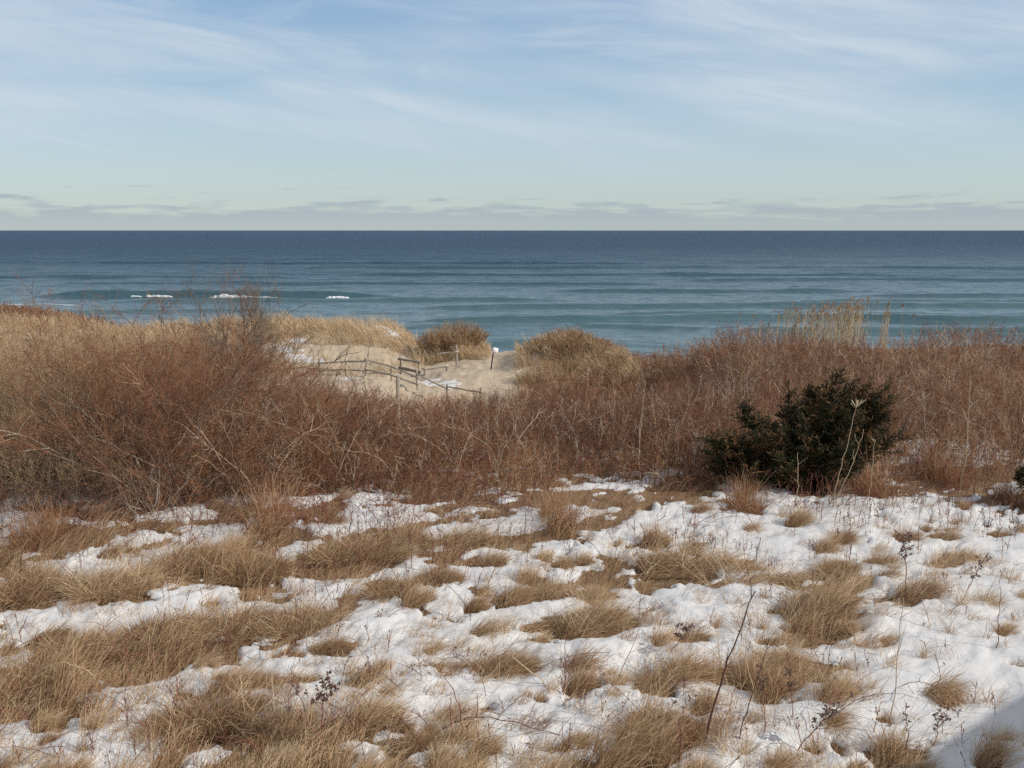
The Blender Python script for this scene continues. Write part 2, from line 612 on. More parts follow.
M_GREY = mat_tint('grey_bark', [(0, (.10, .075, .055)), (.5, (.22, .17, .13)), (1, (.42, .35, .28))], .75)
M_CANE = mat_tint('red_canes', [(0, (.08, .028, .022)), (.5, (.17, .055, .04)), (1, (.30, .14, .09))], .5)
M_DARKCANE = mat_tint('dark_cane', [(0, (.05, .022, .018)), (.5, (.10, .04, .03)), (1, (.17, .08, .055))], .5)
M_SEED = mat_tint('seed_heads', [(0, (.07, .04, .035)), (.5, (.15, .09, .075)), (1, (.28, .19, .15))], .85)
M_STRAW = mat_tint('pale_straw', [(0, (.45, .32, .19)), (1, (.68, .56, .40))], .55, .1)
M_CEDAR = mat_tint('cedar_sprays', [(0, (.020, .021, .009)), (.4, (.038, .038, .015)), (.7, (.072, .062, .026)), (.85, (.16, .090, .036)), (1, (.29, .155, .07))], .65, .1)
M_REED = mat_tint('reed_stalks', [(0, (.42, .31, .18)), (1, (.68, .56, .38))], .6, .15)
M_PLUME = mat_tint('reed_plumes', [(0, (.32, .20, .12)), (1, (.56, .42, .28))], .9, .2)


def mat_ground():
    m, t, b = new_mat('snowy_ground')
    tc = t.n('ShaderNodeTexCoord').outputs['Object']
    sn = t.n('ShaderNodeAttribute', attribute_name='snow').outputs['Fac']
    sd = t.n('ShaderNodeAttribute', attribute_name='sand').outputs['Fac']
    n = t.noise(tc, 22, 4, .6)
    n2 = t.noise(tc, 3.2, 4, .55)
    lit = t.ramp(n, [(.25, (.075, .045, .027)), (.5, (.17, .105, .06)), (.75, (.32, .22, .125))])
    lit = t.mix(t.sstep(n2, .4, .65), lit, (.22, .14, .075))
    sand = t.ramp(t.noise(tc, 1.6, 5, .6), [(.3, (.38, .30, .215)), (.7, (.48, .39, .285))])
    sand = t.mix(t.math('MULTIPLY', t.sstep(t.noise(tc, 9, 3, .6), .55, .72), .5), sand, (.28, .20, .13))
    g = t.mix(sd, lit, sand)
    s = t.math('ADD', sn, t.math('MULTIPLY', t.math('SUBTRACT', n, .5), .55))
    s = t.sstep(s, .38, .58)
    # a little chaff lies on the snow
    ch = t.math('MULTIPLY', t.sstep(t.noise(tc, 55, 2, .6), .62, .70), t.sstep(n2, .36, .60))
    white = t.mix(t.math('MULTIPLY', ch, .5), (.605, .60, .595), (.35, .24, .15))
    t.put(b.inputs['Base Color'], t.mix(s, g, white))
    b.inputs['Roughness'].default_value = .75
    b.inputs['Specular IOR Level'].default_value = .2
    bp = t.n('ShaderNodeBump')
    bp.inputs['Strength'].default_value = .32
    bp.inputs['Distance'].default_value = .03
    t.put(bp.inputs['Height'], t.math('ADD', t.noise(tc, 13, 5, .6), t.math('MULTIPLY', t.noise(tc, 60, 2, .5), .25)))
    t.t.links.new(bp.outputs[0], b.inputs['Normal'])
    return m


def mat_sea():
    m, t, b = new_mat('sea_water')
    tc = t.n('ShaderNodeTexCoord').outputs['Object']
    sep = t.n('ShaderNodeSeparateXYZ')
    t.put(sep.inputs[0], tc)
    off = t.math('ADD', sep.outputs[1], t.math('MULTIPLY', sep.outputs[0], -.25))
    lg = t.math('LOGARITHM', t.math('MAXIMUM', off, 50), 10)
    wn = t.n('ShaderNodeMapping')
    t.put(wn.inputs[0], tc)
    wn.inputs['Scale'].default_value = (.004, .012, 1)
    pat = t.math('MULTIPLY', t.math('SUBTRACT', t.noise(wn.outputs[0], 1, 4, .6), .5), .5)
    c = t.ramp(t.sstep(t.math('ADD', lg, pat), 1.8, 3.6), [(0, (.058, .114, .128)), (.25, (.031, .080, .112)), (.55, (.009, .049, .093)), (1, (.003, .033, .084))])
    fo = t.n('ShaderNodeAttribute', attribute_name='foam').outputs['Fac']
    t.put(b.inputs['Base Color'], t.mix(fo, c, (.8, .82, .82)))
    t.put(b.inputs['Roughness'], t.math('MULTIPLY_ADD', t.sstep(lg, 2.1, 2.9), .32, .14))
    b.inputs['IOR'].default_value = 1.33
    b.inputs['Specular IOR Level'].default_value = .40
    h = None
    for sc, w in (((.12, .45, 1), 1.0), ((.5, 1.5, 1), .5), ((1.6, 3.6, 1), .22)):
        mp = t.n('ShaderNodeMapping')
        t.put(mp.inputs[0], tc)
        mp.inputs['Scale'].default_value = sc
        mp.inputs['Rotation'].default_value = (0, 0, R(8))
        q = t.math('MULTIPLY', t.noise(mp.outputs[0], 1, 3, .55, .3), w)
        h = q if h is None else t.math('ADD', h, q)
    bp = t.n('ShaderNodeBump')
    bp.inputs['Strength'].default_value = 1.0
    t.put(bp.inputs['Distance'], t.math('MULTIPLY_ADD', t.sstep(lg, 2.05, 2.9), 1.75, .20))
    t.put(bp.inputs['Height'], h)
    t.t.links.new(bp.outputs[0], b.inputs['Normal'])
    return m


def mat_wood(name, a, c):
    m, t, b = new_mat(name)
    tc = t.n('ShaderNodeTexCoord').outputs['Object']
    mp = t.n('ShaderNodeMapping')
    t.put(mp.inputs[0], tc)
    mp.inputs['Scale'].default_value = (9, 9, 9)
    t.put(b.inputs['Base Color'], t.ramp(t.noise(mp.outputs[0], 1.5, 5, .65), [(.3, a), (.7, c)]))
    b.inputs['Roughness'].default_value = .85
    return m


def mat_plain(name, c, rough=.7, var=.15):
    m, t, b = new_mat(name)
    tc = t.n('ShaderNodeTexCoord').outputs['Object']
    n = t.noise(tc, 6, 4, .6)
    t.put(b.inputs['Base Color'], t.mix(n, tuple(x * (1 - var) for x in c), tuple(min(1, x * (1 + var)) for x in c)))
    b.inputs['Roughness'].default_value = rough
    return m


# ------------------------------------------------------------------ ground and dunes (one sheet of land, two surfaces)
def grid_faces(ny, nx):
    i = np.arange(ny - 1)[:, None] * nx
    j = np.arange(nx - 1)[None, :]
    return np.stack([i + j, i + j + 1, i + nx + j + 1, i + nx + j], -1).reshape(-1, 4)


def far_snow(x, y):
    """drifts among the dunes"""
    n = fbm(x * .55, y * .55, 71, 4)
    s = ss(n, .66, .74) * .6

    def spot(cx, cy, sx, sy):
        return np.exp(-((x - cx) / sx) ** 2 - ((y - cy) / sy) ** 2)
    k = 0
    for px, d, sx, sy in SNOWSPOTS:
        k = np.maximum(k, spot(atd(px, d), d, sx, sy) * (.15 + 1.5 * fbm(x * 3.5, y * 3.5, 75, 3)))
    return np.maximum(s * ss(x, -4, -8), ss(k, .45, .8))


SNOWSPOTS = [(392, 62.3, .9, 2.0), (372, 63, 1.4, .9), (440, 49.6, 1.2, 1.0), (452, 48.8, .9, .8), (428, 50.6, .8, .6), (360, 48.5, 1.3, 1.0), (345, 49.5, 1.0, .8), (310, 56, 1.6, .4),
             (118, 61.5, 1.6, .9), (55, 61, 2.6, .9), (92, 60, 1.0, .7), (215, 61, 2.2, .9), (196, 62, 1.2, .7), (280, 57.5, 1.8, .5), (519, 52, .35, .7), (524, 54, .3, .4), (452, 58.2, .3, .4)]


def build_land():
    ys = [0.6]
    while ys[-1] < 118:
        y = ys[-1]
        ys.append(y + min(.26, max(.02, 4.6e-4 * y * y)) if y > 6 else y + .045)
    ys = np.array(ys)
    us = np.linspace(-.86, .86, 860)
    Y, U = np.meshgrid(ys, us, indexing='ij')
    X = U * (Y + 3.0)
    z = H0(X, Y)
    d, dep, k = snow_depth(X, Y)
    near = ss(Y, 25, 19)
    z = z + dep * near + .03 * k * near
    z = z + (fbm(X * 9, Y * 9, 61, 3) - .5) * .035 * (1 - d) * ss(Y, 40, 20)
    sand = ss(Y + (fbm(X * .4, Y * .4, 77, 3) - .5) * 8, 37, 43) * np.maximum(ss(X + (fbm(X * .6, Y * .6, 79, 2) - .5) * 2, 1.6, .4), ss(Y, 58, 64))
    fs = far_snow(X, Y)
    snow = d * near + fs * ss(Y, 38, 44)
    # footprints and wind ripples on the sand
    z = z + ((fbm(X * 2.2, Y * 2.2, 81, 3) - .5) * .16 + (fbm(X * 5, Y * 4, 83, 2) - .5) * .10) * sand
    V = np.stack([X, Y, z], -1).reshape(-1, 3)
    ny, nx = X.shape
    F = grid_faces(ny, nx)
    mg = mat_ground()
    cut = int(np.searchsorted(ys, 40.0))
    a = dict(snow=snow.reshape(-1), sand=sand.reshape(-1))
    for name, r0, r1 in (('ground', 0, cut), ('sand_dunes', cut, ny - 1)):
        sl_ = slice(r0 * nx, (r1 + 1) * nx)
        o = link(name, raw_mesh(name, V[sl_], grid_faces(r1 - r0 + 1, nx), mg, {q: w[sl_] for q, w in a.items()}))
        tag(o, kind='structure')


build_land()


# ------------------------------------------------------------------ sea
SEA = -6.5


def build_sea():
    ys = [66.0]
    while ys[-1] < 30000:
        y = ys[-1]
        ys.append(y + (.3 if y < 190 else .3 * (y / 190) ** 2.0 if y < 700 else y * .02))
    ys = np.array(ys)
    us = np.linspace(-1.25, 1.25, 640)
    Y, U = np.meshgrid(ys, us, indexing='ij')
    X = U * (Y + 10)
    damp = ss(Y, 900, 250)
    warp = (fbm(X * .012, Y * .03, 91, 3) - .5) * 26
    ph = (Y + warp - .06 * X)
    amp = .25 + .55 * fbm(X * .02, Y * .06, 95, 3)
    s = np.sin(ph * 2 * np.pi / 15.0)
    z = (amp - .15) * .50 * (np.exp(1.6 * s) / 2.5 - .4) * damp * ss(Y, 150, 260)
    z = z + (fbm(X * .12, Y * .40, 97, 4, .6) - .5) * .42 * damp
    z = z + (fbm(X * .5, Y * 1.2, 99, 3) - .5) * .16 * ss(Y, 420, 120)
    # swells about to break, parallel to the shore
    foam = np.zeros_like(X)
    for cy, x0, x1, a in ((164.6, -76, -22, 1.25), (143, -12, 110, .62), (132, 12, 60, .50), (121, -10, 90, .80), (155, -60, 6, .55), (180, 8, 60, .60), (95, -30, 12, .50),
                          (108, 25, 90, .62), (113, -20, 24, .38), (135, -70, -30, .45), (150, 40, 110, .5), (205, -90, 30, .55), (244, -40, 90, .6), (232, -130, -50, .6), (290, -60, 160, .6), (330, -180, 40, .6),
                          (128, 60, 110, .5), (170, 60, 130, .55), (220, 40, 140, .5)):
        yy = Y - cy - (fbm(X * .03, X * 0 + round(cy / 5) * 5, 101, 2) - .5) * 8
        env = ss(X, x0 - 6, x0 + 6) * ss(X, x1 + 8, x1 - 8)
        z = z + a * env * np.where(yy < 0, np.exp(-(yy / 1.0) ** 2), np.exp(-(yy / 4.5) ** 2))
    # thin line of spent foam near the next dune
    f2 = np.exp(-((Y - 150 - (fbm(X * .05, Y * 0, 103, 2) - .5) * 6) / 1.1) ** 2) * ss(X, -62, -66) * ss(X, -84, -76)
    foam = np.maximum(foam, ss(f2 * (.2 + fbm(X * .6, Y * 1.2, 107, 3)), .45, .9) * .7)
    V = np.stack([X, Y, SEA + z], -1).reshape(-1, 3)
    ms = mat_sea()
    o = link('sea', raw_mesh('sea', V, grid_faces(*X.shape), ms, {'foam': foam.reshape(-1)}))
    tag(o, kind='structure')


build_sea()
M_FOAM = mat_plain('white_foam', (.62, .65, .66), .8, .18)


def breaker(px0, px1, d, hgt, label, skew=1.0):
    """the tumbling white front of a small wave"""
    x0 = atd(px0, d)
    x1 = atd(px1, d)
    n = 90
    xs = np.linspace(x0, x1, n)
    e = np.clip(np.minimum((xs - x0), (x1 - xs) * 1.0) / ((x1 - x0) * .16), 0, 1) ** .6
    e = e * (1 - (1 - skew) * ((xs - x0) / (x1 - x0)))
    rag = .5 + .9 * fbm(xs * 1.3, xs * 0 + d, 111, 4)
    yy = d - 1.0 + (fbm(xs * .03, xs * 0 + 165, 101, 2) - .5) * 8
    prof = np.linspace(0, math.pi, 10)
    P = np.zeros((n, 10, 3))
    lum = fbm(np.repeat(xs[:, None], 10, 1) * 2.5, prof[None, :] * 3 + d, 115, 3) - .5
    rr = (e * rag * hgt)[:, None] * (1 + .7 * lum)
    P[:, :, 0] = xs[:, None]
    P[:, :, 1] = yy[:, None] - np.cos(prof)[None, :] * rr * .9
    P[:, :, 2] = SEA + .12 + np.sin(prof)[None, :] * rr
    P = P - [(x0 + x1) / 2, d, SEA]
    o = link('breaking_wave', raw_mesh('breaking_wave', P.reshape(-1, 3), grid_faces(n, 10), M_FOAM))
    o.location = ((x0 + x1) / 2, d, SEA)
    tag(o, label, 'wave', 'waves breaking off the dunes')


breaker(209, 284, 163.6, .62, 'longest white breaker, in the middle of the three on the sea', .3)
breaker(141, 171, 163.9, .36, 'short white breaker on the left end of the row of three')
breaker(327, 351, 163.4, .36, 'small lone white breaker at the right end of the row')
breaker(126, 138, 164.2, .22, 'tiny fleck of breaking foam left of the short white breaker')


# ------------------------------------------------------------------ strands
def arcs(base, az, a0, a1, L, K=6, wob=.0):
    """polylines leaving base with tilt-from-vertical going a0 -> a1 along length L toward azimuth az"""
    N = len(base)
    t = (np.arange(K - 1) + .5) / (K - 1)
    tilt = a0[:, None] + (a1 - a0)[:, None] * t[None, :] ** 1.1
    azz = az[:, None] + (rng.normal(size=(N, K - 1)) * wob if wob else 0)
    st = np.stack([np.sin(tilt) * np.cos(azz), np.sin(tilt) * np.sin(azz), np.cos(tilt)], -1) * (L / (K - 1))[:, None, None]
    P = np.zeros((N, K, 3))
    P[:, 0] = base
    P[:, 1:] = base[:, None, :] + np.cumsum(st, axis=1)
    return P


def taper(K, a=1.0, b=.15, p=1.0):
    return a + (b - a) * np.linspace(0, 1, K) ** p


def tussock_mesh(form, seed):
    """unit tussock about 1 m across, its blades leaning to +x"""
    global rng
    rng = np.random.default_rng(1000 + seed)
    B = Buf()
    if form == 0:
        n, ra, rb, L, lean, sp, a0, a1 = 2900, .38, .22, .58, 1.0, .75, (.60, .38), (1.70, .35)
    elif form == 1:
        n, ra, rb, L, lean, sp, a0, a1 = 3400, .44, .32, .50, 1.0, 1.25, (.38, .34), (1.35, .55)
    elif form == 2:
        n, ra, rb, L, lean, sp, a0, a1 = 700, .30, .22, .55, 1.0, .9, (.45, .30), (1.45, .35)
    elif form == 3:
        n, ra, rb, L, lean, sp, a0, a1 = 700, .50, .25, .62, 1.0, 3.0, (.15, .15), (.75, .55)
    else:
        n, ra, rb, L, lean, sp, a0, a1 = 2400, .52, .13, .60, 1.0, .35, (.95, .25), (1.66, .18)
    r = np.sqrt(rng.random(n))
    th = rng.random(n) * 2 * np.pi
    base = np.stack([r * np.cos(th) * ra, r * np.sin(th) * rb, rng.random(n) * .03 - .03], -1)
    if form in (0, 4):
        base[:, 0] -= .22
    # blades clump in locks
    nl = 40
    lk = rng.integers(0, nl, n)
    laz = rng.normal(size=nl) * sp * .8
    lt = rng.normal(size=nl) * .34
    ll = rng.uniform(.55, 1.25, nl)
    az = laz[lk] + rng.normal(size=n) * sp * .35
    out = np.arctan2(base[:, 1], base[:, 0] + .1)
    if form in (1, 2, 3):
        az = np.where(rng.random(n) < .45, out + rng.normal(size=n) * .5, az)
    A0 = np.clip(a0[0] + rng.normal(size=n) * a0[1] + lt[lk] * .5 + r * .25, .02, 1.5)
    A1 = np.clip(a1[0] + rng.normal(size=n) * a1[1] + lt[lk], .2, 2.1)
    LL = L * (.40 + .7 * rng.random(n)) * (1 - .2 * r) * ll[lk]
    P = arcs(base, az, A0, A1, LL, 7, .17)
    fl = base[:, 2] * 0 - .01
    P[:, 1:, 2] = np.maximum(P[:, 1:, 2], .012 + .05 * rng.random((n, 1)))
    tint = np.clip(rng.beta(2.2, 2.4, n) + rng.normal(size=nl)[lk] * .13, 0, 1)
    tint = np.where(rng.random(n) < .12, rng.uniform(0, .15, n), tint)
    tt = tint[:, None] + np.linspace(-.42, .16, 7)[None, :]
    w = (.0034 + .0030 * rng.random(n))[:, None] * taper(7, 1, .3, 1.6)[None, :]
    if form in (3,):
        w = w * .9
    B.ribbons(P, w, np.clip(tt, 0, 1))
    # a few loose straws sticking out
    m = 40
    q = rng.integers(0, n, m)
    P2 = arcs(base[q], rng.random(m) * 6.28, .2 + .6 * rng.random(m), .5 + .9 * rng.random(m), L * (.8 + .5 * rng.random(m)), 7, .05)
    P2[:, 1:, 2] = np.maximum(P2[:, 1:, 2], .02)
    B.ribbons(P2, (.0045 * taper(7, 1, .4))[None, :], .8 + .2 * rng.random(m))
    return B.mesh('grass_tussock', M_BUNCH if form == 3 else M_GRASS)


def build_tussocks():
    protos = {f: [tussock_mesh(f, f * 10 + k) for k in range(4 if f < 2 else 3)] for f in range(5)}
    for i, (px, py, w, hd, form, lab) in enumerate(TUS):
        x, y = TXY[i]
        s = TW[i] * {0: .86, 1: .80, 2: .95, 3: .95, 4: .82}[form]
        me = protos[form][i % len(protos[form])]
        o = link('bunchgrass' if form == 3 else 'grass_tussock', me)
        o.location = (x, y, float(H0(x, y)) + .02)
        o.rotation_euler = (0, 0, R(hd))
        hz = {0: .85, 1: .9, 2: .9, 3: 1.0, 4: .7}[form]
        o.scale = (s, s * (.9 + .2 * ((i * 7) % 5) / 5), s * hz)
        tag(o, lab, 'grass tussock' if form != 3 else 'bunchgrass', 'grass tussocks standing in the snowy yard')


build_tussocks()
rng = np.random.default_rng(5)


# ------------------------------------------------------------------ loose grass over the bare patches of the yard
def build_fill_grass():
    n = 330000
    y = 1 / (1 / 20.5 + rng.random(n) * (1 / 6.6 - 1 / 20.5))
    x = (rng.random(n) * 2 - 1) * .66 * (y + 1.5)
    m = snow_mask(x, y)
    c = coverage(x, y)
    keep = (m + (fbm(x * 6, y * 6, 41, 4, .6) - .5) * 1.25 + (fbm(x * 2.3 + y, y * 3.1 - x * .6, 43, 3) - .5) * 1.7 < .10) & (rng.random(n) < np.clip(1.35 - c, .25, 1))
    keep &= (rng.random(n) < np.interp(y, [13.5, 15.5, 17], [1, .5, .22]))
    stray = rng.random(n) < .010
    keep = keep | (stray & (c < .93))
    x, y = x[keep], y[keep]
    n = len(x)
    base = np.stack([x, y, H0(x, y) + .0], -1)
    hd = .45 + (fbm(x * .5, y * .5, 121, 2) - .5) * 2.4 + rng.normal(size=n) * .55
    cl = fbm(x * 2.2, y * 2.2, 125, 3)
    L = (.14 + .36 * rng.random(n)) * (.45 + 1.1 * ss(cl, .3, .7)) * np.interp(y, [13.5, 17], [1, .7])
    P = arcs(base, hd, np.clip(.35 + rng.normal(size=n) * .3, 0, 1.3), np.clip(1.2 + rng.normal(size=n) * .45, .3, 2), L, 5, .12)
    P[:, 1:, 2] = np.maximum(P[:, 1:, 2], base[:, None, 2] + .015)
    tint = np.clip(rng.beta(2, 2.4, n) + (fbm(x * 1.2, y * 1.2, 127, 2) - .5) * .5, 0, 1)
    B = Buf()
    w = (.0036 + .0030 * rng.random(n))[:, None] * taper(5, 1, .3)[None, :]
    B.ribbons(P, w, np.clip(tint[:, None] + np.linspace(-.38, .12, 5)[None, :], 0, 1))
    # compact wind-bent tufts between the big tussocks
    nb = (EX_W * 1500 * rng.uniform(.6, 1.2, len(EX_W))).astype(int)
    w = np.repeat(np.arange(len(EX_W)), nb)
    n = len(w)
    a = rng.random(n) * 6.28
    rr = np.sqrt(rng.random(n)) * EX_W[w] * .42
    lx, ly = rr * np.cos(a) - .12 * EX_W[w], rr * np.sin(a) * .6
    x = EX_X[w] + lx * .87 - ly * .5
    y = EX_Y[w] + lx * .5 + ly * .87
    base = np.stack([x, y, H0(x, y) + .005], -1)
    L = EX_W[w] * rng.uniform(.55, 1.1, n) * rng.uniform(.75, 1.2, len(EX_W))[w]
    P = arcs(base, .5 + rng.normal(size=len(EX_W))[w] * .5 + rng.normal(size=n) * .55, np.clip(.5 + rng.normal(size=n) * .35, 0, 1.4), np.clip(1.45 + rng.normal(size=n) * .4, .3, 2.1), L, 6, .15)
    P[:, 1:, 2] = np.maximum(P[:, 1:, 2], base[:, None, 2] + .015)
    tb = np.clip(rng.beta(2, 2.5, n) + rng.normal(size=len(EX_W))[w] * .14, 0, 1)
    B.ribbons(P, (.0033 + .0028 * rng.random(n))[:, None] * taper(6, 1, .3)[None, :], np.clip(tb[:, None] + np.linspace(-.42, .16, 6)[None, :], 0, 1))
    nc = 1200
    yc = 1 / (1 / 16.5 + rng.random(nc) * (1 / 7.0 - 1 / 16.5))
    xc = (rng.random(nc) * 2 - 1) * .62 * (yc + 1.2)
    k = rng.random(nc) < np.interp(coverage(xc, yc), [.4, .8, .92, 1.0], [.8, .9, .6, .05])
    xc, yc = xc[k], yc[k]
    nb = rng.integers(4, 64, len(xc))
    w = np.repeat(np.arange(len(xc)), nb)
    n = len(w)
    rad = rng.uniform(.03, .16, len(xc))
    a = rng.random(n) * 6.28
    rr = np.sqrt(rng.random(n)) * rad[w]
    x = xc[w] + rr * np.cos(a) * 1.5
    y = yc[w] + rr * np.sin(a)
    base = np.stack([x, y, H0(x, y) + snow_depth(x, y)[1] - .02], -1)
    L = rng.uniform(.10, .34, len(xc))[w] * rng.uniform(.5, 1.2, n)
    P = arcs(base, .5 + rng.normal(size=len(xc))[w] * .8 + rng.normal(size=n) * .8, np.clip(.5 + rng.normal(size=n) * .4, 0, 1.4), np.clip(1.35 + rng.normal(size=n) * .4, .3, 2), L, 5, .15)
    P[:, 1:, 2] = np.maximum(P[:, 1:, 2], base[:, None, 2] + .012)
    B.ribbons(P, (.0032 + .0028 * rng.random(n))[:, None] * taper(5, 1, .3)[None, :], np.clip(rng.beta(2, 2.6, n) + rng.normal(size=len(xc))[w] * .2, 0, 1))
    tag(B.build('grass', M_GRASS), kind='stuff')


build_fill_grass()


# ------------------------------------------------------------------ brush
def interp_poly(P, t):
    """points at parameter t (N,M) along polylines P (N,K,3) and the tangents there"""
    N, K, _ = P.shape
    f = np.clip(t, 0, .999) * (K - 1)
    i = f.astype(int)
    fr = (f - i)[..., None]
    idx = np.arange(N)[:, None]
    a = P[idx, i]
    b = P[idx, i + 1]
    d = b - a
    return a + d * fr, d / (np.linalg.norm(d, axis=-1, keepdims=True) + 1e-9)


def branch(P, n, tlo, thi, Lrel, spread, up, K=4, wob=.12):
    """n children on every polyline of P; returns polylines and the parents' indices"""
    N = len(P)
    t = tlo + (thi - tlo) * rng.random((N, n))
    p, tg = interp_poly(P, t)
    plen = np.linalg.norm(np.diff(P, axis=1), axis=2).sum(1)
    d = tg + rng.normal(size=(N, n, 3)) * spread + np.array([0, 0, up])
    d /= np.linalg.norm(d, axis=-1, keepdims=True)
    L = plen[:, None] * Lrel * (.5 + .8 * rng.random((N, n))) * (1.15 - .6 * t)
    p = p.reshape(-1, 3)
    d = d.reshape(-1, 3)
    L = L.reshape(-1)
    Q = np.zeros((len(p), K, 3))
    Q[:, 0] = p
    cur = d
    bend = rng.normal(size=(len(p), 3)) * wob
    for k in range(1, K):
        cur = cur + bend + rng.normal(size=cur.shape) * wob
        cur = cur / np.linalg.norm(cur, axis=1, keepdims=True)
        Q[:, k] = Q[:, k - 1] + cur * (L / (K - 1))[:, None]
    return Q, np.repeat(np.arange(N), n)


def brush_mass(name, x, y, h, mat, kt=5, k2=2, tint0=.35, rad=.006, lean=.25, z_extra=0.0, pale=.08, spread=.55, thick_far=True):
    n = len(x)
    base = np.stack([x, y, H0(x, y) - .05 + z_extra], -1)
    az = rng.random(n) * 2 * np.pi
    S = arcs(base, az, np.abs(rng.normal(size=n)) * lean * .6, np.abs(rng.normal(size=n)) * lean * 2.2, h, 5, .35)
    dist = np.hypot(x, y)
    rf = np.maximum(1, dist / 26) if thick_far else 1 + 0 * dist
    pal = rng.random(n) < pale
    ts = np.clip(tint0 + .12 * rng.normal(size=n) + (fbm(x * .35, y * .35, 131, 3) - .5) * .75 + (fbm(x * 1.1, y * 1.1, 133, 2) - .5) * .45, 0, .8)
    ts = np.where(pal, .85 + .15 * rng.random(n), ts)
    B = Buf()
    B.tubes(S, (rad * (.7 + .6 * rng.random(n)) * rf)[:, None] * taper(5, 1.1, .35)[None, :], ts)
    Q, pi = branch(S, kt, .10, .98, .42, spread, .35, 4)
    B.tubes(Q, (rad * .55 * rf[pi])[:, None] * taper(4, 1, .4)[None, :], np.clip(ts[pi] + .10 * rng.normal(size=len(pi)), 0, 1))
    if k2:
        Q2, p2 = branch(Q, k2, .2, .95, .6, spread, .25, 3)
        p2 = pi[p2]
        B.tubes(Q2, (rad * .38 * rf[p2])[:, None] * taper(3, 1, .5)[None, :], np.clip(ts[p2] + .06 + .12 * rng.normal(size=len(p2)), 0, 1))
    return tag(B.build(name, mat), kind='stuff')


def scatter(n, y0, y1, u0, u1):
    """more plants near, fewer far, so the eye sees an even texture"""
    y = 1 / (1 / y1 + rng.random(n) * (1 / y0 - 1 / y1))
    u = u0 + (u1 - u0) * rng.random(n)
    return u * y, y


def edge_front(x):
    """distance at which the brush begins, wavering along its front"""
    px = 512 + x / 17.5 * 1000
    e = np.interp(px, [-200, 0, 100, 250, 330, 420, 520, 640, 720, 900, 960, 1100, 1300], [14.6, 14.8, 15.2, 15.6, 15.9, 16.4, 16.5, 17.0, 17.2, 17.8, 17.6, 17.4, 17.4])
    return e + (fbm(x * .7, x * 0 + 3, 141, 3) - .5) * 1.6


